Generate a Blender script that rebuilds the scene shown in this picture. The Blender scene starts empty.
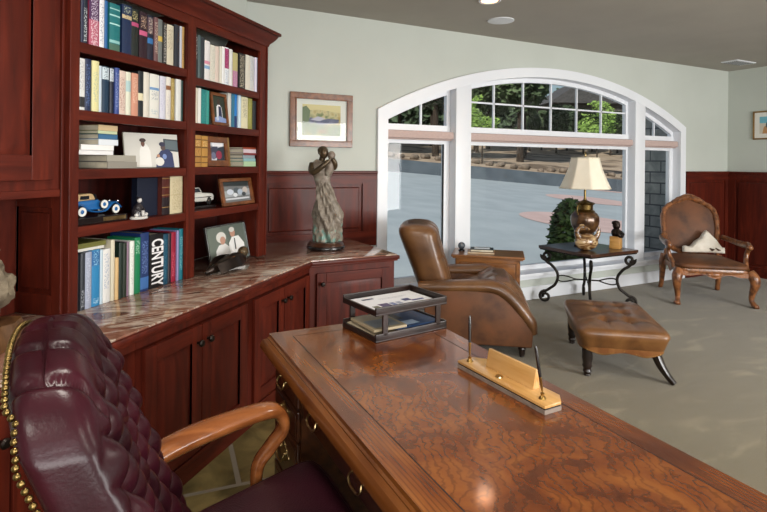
import bpy, bmesh, math, random
from mathutils import Vector, Matrix, noise
RND = random.Random(11)
SC = bpy.context.scene
COL = SC.collection
PI = math.pi
Q = math.sqrt(0.5)

# ------------------------------------------------------------------ helpers
def lin(c):
    if isinstance(c, str):
        c = c.lstrip('#'); c = [int(c[i:i+2], 16) / 255 for i in (0, 2, 4)]
    return tuple((v / 12.92 if v <= 0.04045 else ((v + 0.055) / 1.055) ** 2.4) for v in c) + (1.0,)

MATS = {}
def M(name, c1, c2=None, scale=(1, 1, 1), ns=5.0, detail=4.0, dist=0.0, lo=0.35, hi=0.65, rough=0.5, metal=0.0,
      coat=0.0, spec=0.5, bump=0.0, bs=60.0, sheen=0.0, rvar=0.0, c3=None, emit=0.0):
    """noise-varied surface: c1..c2 (..c3) through a ramp, optional fine bump"""
    m = bpy.data.materials.new(name); m.use_nodes = True
    nt = m.node_tree; b = nt.nodes['Principled BSDF']; L = nt.links
    b.inputs['Roughness'].default_value = rough
    b.inputs['Metallic'].default_value = metal
    b.inputs['Coat Weight'].default_value = coat
    b.inputs['Coat Roughness'].default_value = 0.12
    b.inputs['Specular IOR Level'].default_value = spec
    b.inputs['Sheen Weight'].default_value = sheen
    b.inputs['Base Color'].default_value = lin(c1)
    tc = nt.nodes.new('ShaderNodeTexCoord'); mp = nt.nodes.new('ShaderNodeMapping')
    mp.inputs['Scale'].default_value = scale
    L.new(tc.outputs['Object'], mp.inputs['Vector'])
    if c2 is not None:
        n = nt.nodes.new('ShaderNodeTexNoise'); r = nt.nodes.new('ShaderNodeValToRGB')
        n.inputs['Scale'].default_value = ns; n.inputs['Detail'].default_value = detail
        n.inputs['Distortion'].default_value = dist
        L.new(mp.outputs['Vector'], n.inputs['Vector']); L.new(n.outputs['Fac'], r.inputs['Fac'])
        r.color_ramp.elements[0].position = lo; r.color_ramp.elements[0].color = lin(c1)
        r.color_ramp.elements[1].position = hi; r.color_ramp.elements[1].color = lin(c2)
        if c3 is not None:
            e = r.color_ramp.elements.new((lo + hi) / 2); e.color = lin(c3)
        L.new(r.outputs['Color'], b.inputs['Base Color'])
        if rvar:
            mr = nt.nodes.new('ShaderNodeMapRange')
            mr.inputs['To Min'].default_value = rough - rvar; mr.inputs['To Max'].default_value = rough + rvar
            L.new(n.outputs['Fac'], mr.inputs['Value']); L.new(mr.outputs['Result'], b.inputs['Roughness'])
    if bump:
        n2 = nt.nodes.new('ShaderNodeTexNoise'); bp = nt.nodes.new('ShaderNodeBump')
        n2.inputs['Scale'].default_value = bs; n2.inputs['Detail'].default_value = 3
        L.new(mp.outputs['Vector'], n2.inputs['Vector']); L.new(n2.outputs['Fac'], bp.inputs['Height'])
        bp.inputs['Strength'].default_value = bump; bp.inputs['Distance'].default_value = 0.01
        L.new(bp.outputs['Normal'], b.inputs['Normal'])
    if emit:
        b.inputs['Emission Color'].default_value = lin(c1); b.inputs['Emission Strength'].default_value = emit
    MATS[name] = m
    return m

class MB:
    """collects shapes into one mesh"""
    def __init__(s, mat=None):
        s.v = []; s.f = []; s.mats = []; s.cur = 0; s.wn = False; s.T = Matrix.Identity(4)
        if mat is not None: s.m(mat)
    def m(s, mat):
        if isinstance(mat, str): mat = MATS[mat]
        if mat not in s.mats: s.mats.append(mat)
        s.cur = s.mats.index(mat); return s
    def t(s, loc=(0, 0, 0), rz=0.0, rx=0.0, ry=0.0):
        s.T = Matrix.Translation(loc) @ Matrix.Rotation(rz, 4, 'Z') @ Matrix.Rotation(ry, 4, 'Y') @ Matrix.Rotation(rx, 4, 'X'); return s
    def add(s, vs, fs):
        o = len(s.v)
        s.v += [tuple(s.T @ Vector(v)) for v in vs]
        s.f += [([i + o for i in f], s.cur) for f in fs]
        return s
    def bm(s, bm):
        bm.verts.index_update()
        s.add([v.co.copy() for v in bm.verts], [[v.index for v in f.verts] for f in bm.faces]); bm.free(); return s
    def box(s, x0, x1, y0, y1, z0, z1, bev=0.0, seg=2):
        bm = bmesh.new(); bmesh.ops.create_cube(bm, size=1)
        for v in bm.verts:
            v.co = Vector((x0 + (v.co.x + .5) * (x1 - x0), y0 + (v.co.y + .5) * (y1 - y0), z0 + (v.co.z + .5) * (z1 - z0)))
        if bev: s.wn = True; bmesh.ops.bevel(bm, geom=bm.edges[:], offset=bev, segments=seg, affect='EDGES', profile=.5, clamp_overlap=True)
        return s.bm(bm)
    def lathe(s, prof, seg=32, c=(0, 0, 0), axis='Z', rfn=None):
        vs = []; fs = []; n = len(prof)
        for i in range(seg):
            a = 2 * PI * i / seg
            for (r, z) in prof:
                k = rfn(a, z) if rfn else 1.0
                p = (r * k * math.cos(a), r * k * math.sin(a), z)
                if axis == 'Y': p = (p[0], -p[2], p[1])
                if axis == 'X': p = (p[2], p[0], p[1])
                vs.append((p[0] + c[0], p[1] + c[1], p[2] + c[2]))
        for i in range(seg):
            j = (i + 1) % seg
            for k in range(n - 1):
                fs.append([i * n + k, j * n + k, j * n + k + 1, i * n + k + 1])
        if prof[0][0] > 1e-6: fs.append([((seg - i) % seg) * n for i in range(seg)])
        if prof[-1][0] > 1e-6: fs.append([i * n + n - 1 for i in range(seg)])
        return s.add(vs, fs)
    def tube(s, pts, r, seg=10, closed=False, ell=None, up=None):
        """sweep; r number or list; ell = (lateral, other) factors; up = lateral axis reference"""
        P = [Vector(p) for p in pts]; n = len(P)
        rs = r if isinstance(r, (list, tuple)) else [r] * n
        vs = []; fs = []; prev = None
        for i in range(n):
            a = P[(i - 1) % n] if (closed or i > 0) else P[i]
            b = P[(i + 1) % n] if (closed or i < n - 1) else P[i]
            t = (b - a).normalized()
            if up is not None: u = Vector(up) - t * t.dot(Vector(up))
            elif prev is not None: u = prev - t * t.dot(prev)
            else:
                q = Vector((0, 0, 1)) if abs(t.z) < .9 else Vector((1, 0, 0)); u = q - t * t.dot(q)
            if u.length < 1e-6: u = t.orthogonal()
            u.normalize(); prev = u; w = t.cross(u)
            el = ell or (1, 1)
            for k in range(seg):
                an = 2 * PI * k / seg
                vs.append(P[i] + u * (math.cos(an) * rs[i] * el[0]) + w * (math.sin(an) * rs[i] * el[1]))
        for i in range(n if closed else n - 1):
            j = (i + 1) % n
            for k in range(seg):
                l = (k + 1) % seg
                fs.append([i * seg + k, i * seg + l, j * seg + l, j * seg + k])
        if not closed:
            fs.append([k for k in range(seg)][::-1]); fs.append([(n - 1) * seg + k for k in range(seg)])
        return s.add(vs, fs)
    def prism(s, poly, a0, a1, axis='Y', bev=0.0, seg=2):
        """poly = 2-D outline; axis Y: (x,z), axis X: (y,z), axis Z: (x,y)"""
        bm = bmesh.new(); n = len(poly)
        def P(p, a):
            return {'Y': (p[0], a, p[1]), 'X': (a, p[0], p[1]), 'Z': (p[0], p[1], a)}[axis]
        A = [bm.verts.new(P(p, a0)) for p in poly]; B = [bm.verts.new(P(p, a1)) for p in poly]
        bm.faces.new(A[::-1]); bm.faces.new(B)
        for i in range(n): bm.faces.new([A[i], A[(i + 1) % n], B[(i + 1) % n], B[i]])
        bmesh.ops.recalc_face_normals(bm, faces=bm.faces[:])
        if bev: bmesh.ops.bevel(bm, geom=bm.edges[:], offset=bev, segments=seg, affect='EDGES', profile=.5, clamp_overlap=True)
        return s.bm(bm)
    def ball(s, c, r, u=14, v=10, fn=None):
        r = (r, r, r) if isinstance(r, (int, float)) else r
        vs = [(0, 0, 1)]; fs = []
        for j in range(1, v):
            for i in range(u):
                th = PI * j / v; ph = 2 * PI * i / u
                vs.append((math.sin(th) * math.cos(ph), math.sin(th) * math.sin(ph), math.cos(th)))
        vs.append((0, 0, -1)); e = len(vs) - 1
        for i in range(u):
            k = (i + 1) % u
            fs.append([0, 1 + i, 1 + k])
            for j in range(v - 2):
                fs.append([1 + j * u + i, 1 + (j + 1) * u + i, 1 + (j + 1) * u + k, 1 + j * u + k])
            fs.append([1 + (v - 2) * u + i, e, 1 + (v - 2) * u + k])
        out = []
        for p in vs:
            k = fn(Vector(p)) if fn else 1
            out.append((c[0] + p[0] * r[0] * k, c[1] + p[1] * r[1] * k, c[2] + p[2] * r[2] * k))
        return s.add(out, fs)
    def grid(s, fn, nu, nv, cu=False, cv=False):
        vs = []; fs = []
        for i in range(nu):
            for j in range(nv): vs.append(fn(i / (nu if cu else nu - 1), j / (nv if cv else nv - 1)))
        for i in range(nu if cu else nu - 1):
            for j in range(nv if cv else nv - 1):
                a, b = (i + 1) % nu, (j + 1) % nv
                fs.append([i * nv + j, a * nv + j, a * nv + b, i * nv + b])
        return s.add(vs, fs)
    def quad(s, *p): return s.add(list(p), [list(range(len(p)))])
    def build(s, name, parent=None, loc=None, rz=None, ang=38, sub=0, recalc=True):
        me = bpy.data.meshes.new(name); bm = bmesh.new()
        V = [bm.verts.new(v) for v in s.v]; bm.verts.ensure_lookup_table()
        for idx, mi in s.f:
            if len(set(idx)) < 3: continue
            try: f = bm.faces.new([V[i] for i in idx])
            except ValueError: continue
            f.material_index = mi; f.smooth = True
        bmesh.ops.remove_doubles(bm, verts=bm.verts[:], dist=1e-5)
        if recalc: bmesh.ops.recalc_face_normals(bm, faces=bm.faces[:])
        ca = math.radians(ang)
        for e in bm.edges:
            if len(e.link_faces) == 2 and e.calc_face_angle(0) > ca: e.smooth = False
        bm.to_mesh(me); bm.free()
        for m in s.mats: me.materials.append(m)
        o = bpy.data.objects.new(name, me); COL.objects.link(o)
        if parent is not None: o.parent = parent
        if loc is not None: o.location = loc
        if rz is not None: o.rotation_euler = (0, 0, rz)
        if s.wn:
            md = o.modifiers.new('normals', 'WEIGHTED_NORMAL'); md.keep_sharp = True
        if sub:
            md = o.modifiers.new('subsurf', 'SUBSURF'); md.levels = sub; md.render_levels = sub
        return o

def tag(o, label, cat, group=None):
    o['label'] = label; o['category'] = cat
    if group: o['group'] = group
    return o
def thing(name, label, cat, loc=(0, 0, 0), rz=0.0, group=None):
    o = bpy.data.objects.new(name, None); COL.objects.link(o)
    o.location = loc; o.rotation_euler = (0, 0, rz)
    o.empty_display_size = .1
    return tag(o, label, cat, group)
def struct(o, label=None):
    o['kind'] = 'structure'
    if label: o['label'] = label
    return o
def sempty(name, label):
    o = bpy.data.objects.new(name, None); COL.objects.link(o); return struct(o, label)
def kids(o): return [c for c in bpy.data.objects if c.parent == o]
def dup(root, loc, rz=None, label=None, group=None):
    r = root.copy(); COL.objects.link(r); r.location = loc
    if rz is not None: r.rotation_euler = (0, 0, rz)
    if label: r['label'] = label
    if group: r['group'] = group
    for ch in kids(root):
        c = ch.copy(); COL.objects.link(c); c.parent = r
        for g in kids(ch):
            d = g.copy(); COL.objects.link(d); d.parent = c
    return r
def sd(s, d, z=0.0): return ((s - d) * Q, (s + d) * Q, z)     # along / into the slanting bookcase wall
A45 = PI / 4
def smooth_path(pts, n=8, closed=False):
    """Catmull-Rom through points"""
    P = [Vector(p) for p in pts]; N = len(P); out = []
    rng = range(N if closed else N - 1)
    for i in rng:
        g = (lambda k: P[k % N]) if closed else (lambda k: P[max(0, min(N - 1, k))])
        a, b, c, d = g(i - 1), g(i), g(i + 1), g(i + 2)
        for k in range(n):
            t = k / n
            out.append(.5 * ((2 * b) + (c - a) * t + (2 * a - 5 * b + 4 * c - d) * t * t + (3 * b - a - 3 * c + d) * t ** 3))
    if not closed: out.append(P[-1])
    return out
def lerpr(rs, n=8):
    out = []
    for i in range(len(rs) - 1):
        for k in range(n): out.append(rs[i] + (rs[i + 1] - rs[i]) * k / n)
    out.append(rs[-1]); return out
def text(body, size, mat, parent, loc, rot, name='lettering', ext=0.0003, align='CENTER', off=0.0, sx=1.0):
    cu = bpy.data.curves.new(name, 'FONT'); cu.body = body; cu.size = size; cu.extrude = ext
    cu.align_x = align; cu.align_y = 'CENTER'; cu.materials.append(mat)
    cu.offset = off
    tmp = bpy.data.objects.new(name, cu); COL.objects.link(tmp); bpy.context.view_layer.update()
    me = bpy.data.meshes.new_from_object(tmp.evaluated_get(bpy.context.evaluated_depsgraph_get()))
    bpy.data.objects.remove(tmp); bpy.data.curves.remove(cu)
    for v in me.vertices: v.co.x *= sx
    o = bpy.data.objects.new(name, me); COL.objects.link(o); o.parent = parent
    o.location = loc; o.rotation_euler = rot
    return o

# ------------------------------------------------------------------ materials
CH1, CH2, CH3 = '#3a130d', '#672515', '#511b10'
M('cherry_v', CH1, CH2, (6, 6, .7), 4, 5, .6, .24, .8, rough=.42, coat=.04, spec=.22, c3=CH3, rvar=.06)
M('cherry_x', CH1, CH2, (.7, 6, 6), 4, 5, .6, .24, .8, rough=.42, coat=.04, spec=.22, c3=CH3, rvar=.06)
M('cherry_y', CH1, CH2, (6, .7, 6), 4, 5, .6, .24, .8, rough=.42, coat=.04, spec=.22, c3=CH3, rvar=.06)
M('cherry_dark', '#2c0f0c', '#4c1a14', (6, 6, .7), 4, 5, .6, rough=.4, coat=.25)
M('wall_paint', '#bfc4bd', '#bbc0b9', ns=2, rough=.75, bump=.06, bs=90, spec=.25)
M('ceiling_paint', '#aba69d', '#a6a198', ns=2, rough=.85, bump=.08, bs=80, spec=.2)
M('white_trim', '#e4e7ec', '#e0e3e9', ns=2, rough=.4)
M('shade_fabric', '#bfa9a3', '#b39d97', (1, 1, 8), 30, rough=.85)
M('black_bronze', '#1a1411', '#2e231c', ns=12, rough=.35, metal=.6)
M('iron', '#1c1815', '#2b2520', ns=20, rough=.5, metal=.7, bump=.2)
M('brass', '#a9884e', '#8a6c3a', ns=15, rough=.28, metal=1)
M('antique_brass', '#c4ad7e', '#8f7a50', ns=30, rough=.3, metal=1)
M('nail_brass', '#8d7648', '#6d5a35', ns=60, rough=.34, metal=1)
M('black_lacquer', '#120e0e', '#1d1717', ns=8, rough=.25, coat=.3)
M('espresso', '#1a100e', '#2c1b16', (1, 6, 1), 8, rough=.32, coat=.1, spec=.35)
M('paper', '#e9e9ec', '#dfe0e6', ns=3, rough=.7)
M('cream', '#d9d2bd', '#cbc2ab', ns=8, rough=.75)
M('page', '#d8d0bb', '#beb59e', (1, 40, 1), 14, rough=.85)
M('oak_light', '#c89a58', '#b07f42', (9, .8, 9), 5, 4, .5, rough=.4, coat=.2)
M('tan_leather', '#93653a', '#613b1e', ns=7, detail=7, dist=.6, lo=.3, hi=.72, rough=.36, coat=.22, bump=.15, bs=160, c3='#754622', rvar=.08)
M('brown_leather', '#75502f', '#4a2f1a', ns=5, detail=7, dist=.5, lo=.3, hi=.72, rough=.34, coat=.22, bump=.15, bs=160, c3='#634227', rvar=.08)
M('burgundy', '#36101a', '#230a11', ns=6, detail=6, rough=.3, coat=.03, spec=.27, bump=.05, bs=160, rvar=.05)
M('burgundy_seat', '#36101c', '#2b0c16', ns=6, detail=6, rough=.42, coat=.05, bump=.2, bs=220)
M('arm_wood', '#9a5c30', '#7a431f', (1.2, 7, 7), 5, rough=.25, coat=.5)
M('carved_wood', '#97613a', '#54301a', ns=22, detail=6, rough=.32, coat=.4, bump=.35, bs=70)
M('table_oak', '#8d5a2c', '#6a3f1c', (1, 7, 7), 4, rough=.32, coat=.3)
M('dark_leg', '#170f0c', '#261812', ns=10, rough=.35, coat=.3)
M('hide_white', '#e4ded2', '#d5ccbc', ns=14, rough=.9, bump=.6, bs=120)
M('hide_brown', '#553a26', '#3a2516', ns=14, rough=.9, bump=.5, bs=120)
M('suede', '#6b3e1e', '#482812', ns=6, detail=6, rough=.62, c3='#5f381b')
M('patina', '#655c4e', '#a19c8e', ns=22, detail=6, lo=.3, hi=.7, rough=.5, metal=.1, c3='#84766a', bump=.4, bs=40)
M('patina_green', '#8aa79c', '#665e50', ns=26, detail=6, lo=.35, hi=.65, rough=.5, metal=.1, bump=.4, bs=40)
M('bronze_skin', '#5c4c36', '#3e3325', ns=14, rough=.35, metal=.5)
M('stump', '#6b4a2a', '#4a2f18', (6, 6, 1), 6, rough=.5)
M('rock', '#857863', '#574c3d', ns=14, detail=7, rough=.8, bump=.6, bs=40)
M('slot_dark', '#0c0808', rough=.8)
M('lamp_shade', '#f2ead8', '#ece2cd', ns=6, rough=.9)
M('duck_wood', '#c2a67c', '#3f2814', (1, 1, 2.2), 9, 5, 1.2, .38, .6, rough=.25, coat=.5, c3='#7d5a36')
M('urn', '#3d2616', '#6a4a2b', ns=18, detail=6, rough=.28, coat=.35, metal=.25)
M('silver', '#b9bcc0', '#9b9ea3', ns=8, rough=.25, metal=1)
M('frame_wood', '#7d4a26', '#5a3218', (4, 4, 4), 6, rough=.35, coat=.2)
M('frame_gold', '#9b7a4a', '#7d5d33', ns=10, rough=.4, metal=.4)
M('mat_board', '#dedcd5', rough=.8)
M('rubber', '#101010', rough=.7)

def marble():
    m = bpy.data.materials.new('red_marble'); m.use_nodes = True; nt = m.node_tree; L = nt.links; b = nt.nodes['Principled BSDF']
    tc = nt.nodes.new('ShaderNodeTexCoord')
    n1 = nt.nodes.new('ShaderNodeTexNoise'); n1.inputs['Scale'].default_value = 5; n1.inputs['Detail'].default_value = 8; n1.inputs['Distortion'].default_value = 1.6
    r1 = nt.nodes.new('ShaderNodeValToRGB'); cr = r1.color_ramp
    cr.elements[0].position = .32; cr.elements[0].color = lin('#5a372c')
    cr.elements[1].position = .7; cr.elements[1].color = lin('#b09c8c')
    for p, c in ((.44, '#7f5747'), (.53, '#936b5a'), (.6, '#86695c')):
        e = cr.elements.new(p); e.color = lin(c)
    n2 = nt.nodes.new('ShaderNodeTexNoise'); n2.inputs['Scale'].default_value = 1.6; n2.inputs['Detail'].default_value = 7; n2.inputs['Distortion'].default_value = 1.4; n2.inputs['Roughness'].default_value = .62
    r2 = nt.nodes.new('ShaderNodeValToRGB'); c2 = r2.color_ramp
    c2.elements[0].position = .455; c2.elements[0].color = (0, 0, 0, 1); c2.elements[1].position = .5; c2.elements[1].color = (1, 1, 1, 1)
    e = c2.elements.new(.55); e.color = (0, 0, 0, 1)
    mx = nt.nodes.new('ShaderNodeMix'); mx.data_type = 'RGBA'
    mu = nt.nodes.new('ShaderNodeMath'); mu.operation = 'MULTIPLY'; mu.inputs[1].default_value = .75
    mpv = nt.nodes.new('ShaderNodeMapping'); mpv.inputs['Rotation'].default_value = (0, 0, -.55); mpv.inputs['Scale'].default_value = (1, 3.4, 1)
    L.new(tc.outputs['Object'], mpv.inputs['Vector']); L.new(tc.outputs['Object'], n1.inputs['Vector']); L.new(mpv.outputs['Vector'], n2.inputs['Vector'])
    L.new(n1.outputs['Fac'], r1.inputs['Fac']); L.new(n2.outputs['Fac'], r2.inputs['Fac'])
    L.new(r2.outputs['Color'], mu.inputs[0]); L.new(mu.outputs[0], mx.inputs['Factor'])
    L.new(r1.outputs['Color'], mx.inputs['A']); mx.inputs['B'].default_value = lin('#c9bcab')
    L.new(mx.outputs['Result'], b.inputs['Base Color'])
    b.inputs['Roughness'].default_value = .1; b.inputs['Coat Weight'].default_value = .4; b.inputs['Coat Roughness'].default_value = .04
    MATS['red_marble'] = m
marble()

def dress_mat():
    m = bpy.data.materials.new('patina_dress'); m.use_nodes = True; nt = m.node_tree; L = nt.links; b = nt.nodes['Principled BSDF']
    tc = nt.nodes.new('ShaderNodeTexCoord'); n = nt.nodes.new('ShaderNodeTexNoise'); n.inputs['Scale'].default_value = 16; n.inputs['Detail'].default_value = 7; n.inputs['Distortion'].default_value = .8
    sx = nt.nodes.new('ShaderNodeSeparateXYZ'); L.new(tc.outputs['Object'], sx.inputs[0]); L.new(tc.outputs['Object'], n.inputs['Vector'])
    mr = nt.nodes.new('ShaderNodeMapRange'); mr.inputs['From Min'].default_value = .1; mr.inputs['From Max'].default_value = .36; mr.inputs['To Min'].default_value = .15; mr.inputs['To Max'].default_value = -.15
    L.new(sx.outputs['Z'], mr.inputs['Value'])
    ad = nt.nodes.new('ShaderNodeMath'); ad.operation = 'ADD'; L.new(n.outputs['Fac'], ad.inputs[0]); L.new(mr.outputs['Result'], ad.inputs[1])
    r = nt.nodes.new('ShaderNodeValToRGB'); cr = r.color_ramp
    cr.elements[0].position = .2; cr.elements[0].color = lin('#5c5146'); cr.elements[1].position = .85; cr.elements[1].color = lin('#7f9c90')
    for p, c in ((.36, '#8d8376'), (.5, '#6b6054'), (.62, '#8b8375'), (.7, '#688a7f')):
        e = cr.elements.new(p); e.color = lin(c)
    L.new(ad.outputs[0], r.inputs['Fac']); L.new(r.outputs['Color'], b.inputs['Base Color']); b.inputs['Roughness'].default_value = .48; b.inputs['Metallic'].default_value = .1
    bp = nt.nodes.new('ShaderNodeBump'); bp.inputs['Strength'].default_value = .5; bp.inputs['Distance'].default_value = .01; L.new(n.outputs['Fac'], bp.inputs['Height']); L.new(bp.outputs['Normal'], b.inputs['Normal'])
    MATS['patina_dress'] = m
dress_mat()

def burl(name, border=False):
    m = bpy.data.materials.new(name); m.use_nodes = True; nt = m.node_tree; L = nt.links; b = nt.nodes['Principled BSDF']
    tc = nt.nodes.new('ShaderNodeTexCoord'); mp = nt.nodes.new('ShaderNodeMapping'); L.new(tc.outputs['Object'], mp.inputs['Vector'])
    n1 = nt.nodes.new('ShaderNodeTexNoise'); w = nt.nodes.new('ShaderNodeTexWave'); n3 = nt.nodes.new('ShaderNodeTexNoise')
    if border:
        mp.inputs['Scale'].default_value = (7, 1.0, 7)
        n1.inputs['Scale'].default_value = 4; n1.inputs['Detail'].default_value = 5
    else:
        mp.inputs['Scale'].default_value = (1.0, 1.0, 1.0); mp.inputs['Rotation'].default_value = (0, 0, .35)
        n1.inputs['Scale'].default_value = 6; n1.inputs['Detail'].default_value = 5; n1.inputs['Distortion'].default_value = 1.5; n1.inputs['Roughness'].default_value = .5
    L.new(mp.outputs['Vector'], n1.inputs['Vector']); L.new(mp.outputs['Vector'], n3.inputs['Vector'])
    n3.inputs['Scale'].default_value = 9 if not border else 12; n3.inputs['Detail'].default_value = 6
    r1 = nt.nodes.new('ShaderNodeValToRGB'); cr = r1.color_ramp
    cr.elements[0].position = .3; cr.elements[0].color = lin('#54250a')
    cr.elements[1].position = .75; cr.elements[1].color = lin('#91541e')
    for p, c in ((.45, '#6f3711'), (.58, '#804516')):
        e = cr.elements.new(p); e.color = lin(c)
    L.new(n1.outputs['Fac'], r1.inputs['Fac'])
    # dark growth lines curling with the noise
    w.wave_type = 'BANDS'; w.bands_direction = 'X'
    w.inputs['Scale'].default_value = 11 if not border else 4; w.inputs['Distortion'].default_value = 22 if not border else 4
    w.inputs['Detail'].default_value = 4; w.inputs['Detail Scale'].default_value = .7; w.inputs['Detail Roughness'].default_value = .6
    L.new(mp.outputs['Vector'], w.inputs['Vector'])
    r2 = nt.nodes.new('ShaderNodeValToRGB'); c2 = r2.color_ramp
    c2.elements[0].position = .0; c2.elements[0].color = (.38, .36, .34, 1); c2.elements[1].position = .4; c2.elements[1].color = (1, 1, 1, 1)
    L.new(w.outputs['Fac'], r2.inputs['Fac'])
    mx = nt.nodes.new('ShaderNodeMix'); mx.data_type = 'RGBA'; mx.blend_type = 'MULTIPLY'; mx.inputs['Factor'].default_value = .55
    L.new(r1.outputs['Color'], mx.inputs['A']); L.new(r2.outputs['Color'], mx.inputs['B'])
    L.new(mx.outputs['Result'], b.inputs['Base Color'])
    b.inputs['Roughness'].default_value = .27; b.inputs['Coat Weight'].default_value = .5; b.inputs['Coat Roughness'].default_value = .09
    MATS[name] = m
burl('burl'); burl('oak_border', True)
M('desk_side', '#2e170c', '#4d2a14', (5, .8, 5), 5, rough=.32, coat=.35)
M('desk_edge', '#5e3213', '#7d491d', (5, .8, 5), 5, rough=.28, coat=.5)

def tiles(name, c1, c2, mort, sc, bw, rh, msize, rough=.5, rot=0.0, bump=.3, wall=False):
    m = bpy.data.materials.new(name); m.use_nodes = True; nt = m.node_tree; L = nt.links; b = nt.nodes['Principled BSDF']
    tc = nt.nodes.new('ShaderNodeTexCoord'); mp = nt.nodes.new('ShaderNodeMapping')
    mp.inputs['Rotation'].default_value = (PI / 2, 0, 0) if wall else (0, 0, rot)
    br = nt.nodes.new('ShaderNodeTexBrick'); n = nt.nodes.new('ShaderNodeTexNoise'); r = nt.nodes.new('ShaderNodeValToRGB')
    L.new(tc.outputs['Object'], mp.inputs['Vector']); L.new(mp.outputs['Vector'], br.inputs['Vector']); L.new(tc.outputs['Object'], n.inputs['Vector'])
    n.inputs['Scale'].default_value = 6; n.inputs['Detail'].default_value = 7; n.inputs['Distortion'].default_value = .8
    r.color_ramp.elements[0].position = .35; r.color_ramp.elements[0].color = lin(c1)
    r.color_ramp.elements[1].position = .65; r.color_ramp.elements[1].color = lin(c2)
    L.new(n.outputs['Fac'], r.inputs['Fac'])
    L.new(r.outputs['Color'], br.inputs['Color1']); L.new(r.outputs['Color'], br.inputs['Color2'])
    br.inputs['Mortar'].default_value = lin(mort); br.inputs['Scale'].default_value = sc
    br.inputs['Brick Width'].default_value = bw; br.inputs['Row Height'].default_value = rh; br.inputs['Mortar Size'].default_value = msize
    L.new(br.outputs['Color'], b.inputs['Base Color']); b.inputs['Roughness'].default_value = rough
    bp = nt.nodes.new('ShaderNodeBump'); bp.inputs['Strength'].default_value = bump; bp.inputs['Distance'].default_value = .01; bp.invert = True
    L.new(br.outputs['Fac'], bp.inputs['Height']); L.new(bp.outputs['Normal'], b.inputs['Normal'])
    MATS[name] = m
tiles('slate', '#4d4428', '#83744a', '#7d766a', 1, .62, .62, .012, rough=.35, rot=.1)
tiles('stone_block', '#7d807d', '#a0a19b', '#505356', 1, .32, .15, .01, rough=.8, wall=True)

def carpet():
    m = bpy.data.materials.new('carpet'); m.use_nodes = True; nt = m.node_tree; L = nt.links; b = nt.nodes['Principled BSDF']
    tc = nt.nodes.new('ShaderNodeTexCoord'); mp = nt.nodes.new('ShaderNodeMapping'); mp.inputs['Scale'].default_value = (1.4, 3.2, 1); mp.inputs['Rotation'].default_value = (0, 0, -.6)
    n1 = nt.nodes.new('ShaderNodeTexNoise'); n1.inputs['Scale'].default_value = 1.7; n1.inputs['Detail'].default_value = 3; n1.inputs['Distortion'].default_value = .7
    n2 = nt.nodes.new('ShaderNodeTexNoise'); n2.inputs['Scale'].default_value = 260; n2.inputs['Detail'].default_value = 2
    L.new(tc.outputs['Object'], mp.inputs['Vector']); L.new(mp.outputs['Vector'], n1.inputs['Vector']); L.new(tc.outputs['Object'], n2.inputs['Vector'])
    r = nt.nodes.new('ShaderNodeValToRGB'); cr = r.color_ramp
    cr.elements[0].position = .4; cr.elements[0].color = lin('#62573a'); cr.elements[1].position = .72; cr.elements[1].color = lin('#7b7052')
    e = cr.elements.new(.58); e.color = lin('#665b3e')
    L.new(n1.outputs['Fac'], r.inputs['Fac'])
    mx = nt.nodes.new('ShaderNodeMix'); mx.data_type = 'RGBA'; mx.blend_type = 'OVERLAY'; mx.inputs['Factor'].default_value = .35
    L.new(r.outputs['Color'], mx.inputs['A']); L.new(n2.outputs['Fac'], mx.inputs['B']); L.new(mx.outputs['Result'], b.inputs['Base Color'])
    b.inputs['Roughness'].default_value = .95; b.inputs['Sheen Weight'].default_value = .3; b.inputs['Specular IOR Level'].default_value = .1
    bp = nt.nodes.new('ShaderNodeBump'); bp.inputs['Strength'].default_value = .5; bp.inputs['Distance'].default_value = .006
    L.new(n2.outputs['Fac'], bp.inputs['Height']); L.new(bp.outputs['Normal'], b.inputs['Normal'])
    MATS['carpet'] = m
carpet()

def glass():
    m = bpy.data.materials.new('window_glass'); m.use_nodes = True; nt = m.node_tree; L = nt.links
    nt.nodes.remove(nt.nodes['Principled BSDF']); o = nt.nodes['Material Output']
    t = nt.nodes.new('ShaderNodeBsdfTransparent'); t.inputs['Color'].default_value = (.93, .96, .96, 1)
    g = nt.nodes.new('ShaderNodeBsdfGlossy'); g.inputs['Roughness'].default_value = .02
    lw = nt.nodes.new('ShaderNodeLayerWeight'); lw.inputs['Blend'].default_value = .5
    pw = nt.nodes.new('ShaderNodeMath'); pw.operation = 'POWER'; pw.inputs[1].default_value = 5
    ma = nt.nodes.new('ShaderNodeMath'); ma.operation = 'MULTIPLY_ADD'; ma.inputs[1].default_value = .6; ma.inputs[2].default_value = .03
    mx = nt.nodes.new('ShaderNodeMixShader')
    L.new(lw.outputs['Facing'], pw.inputs[0]); L.new(pw.outputs[0], ma.inputs[0]); L.new(ma.outputs[0], mx.inputs['Fac']); L.new(t.outputs[0], mx.inputs[1]); L.new(g.outputs[0], mx.inputs[2]); L.new(mx.outputs[0], o.inputs['Surface'])
    MATS['window_glass'] = m
glass()

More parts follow.
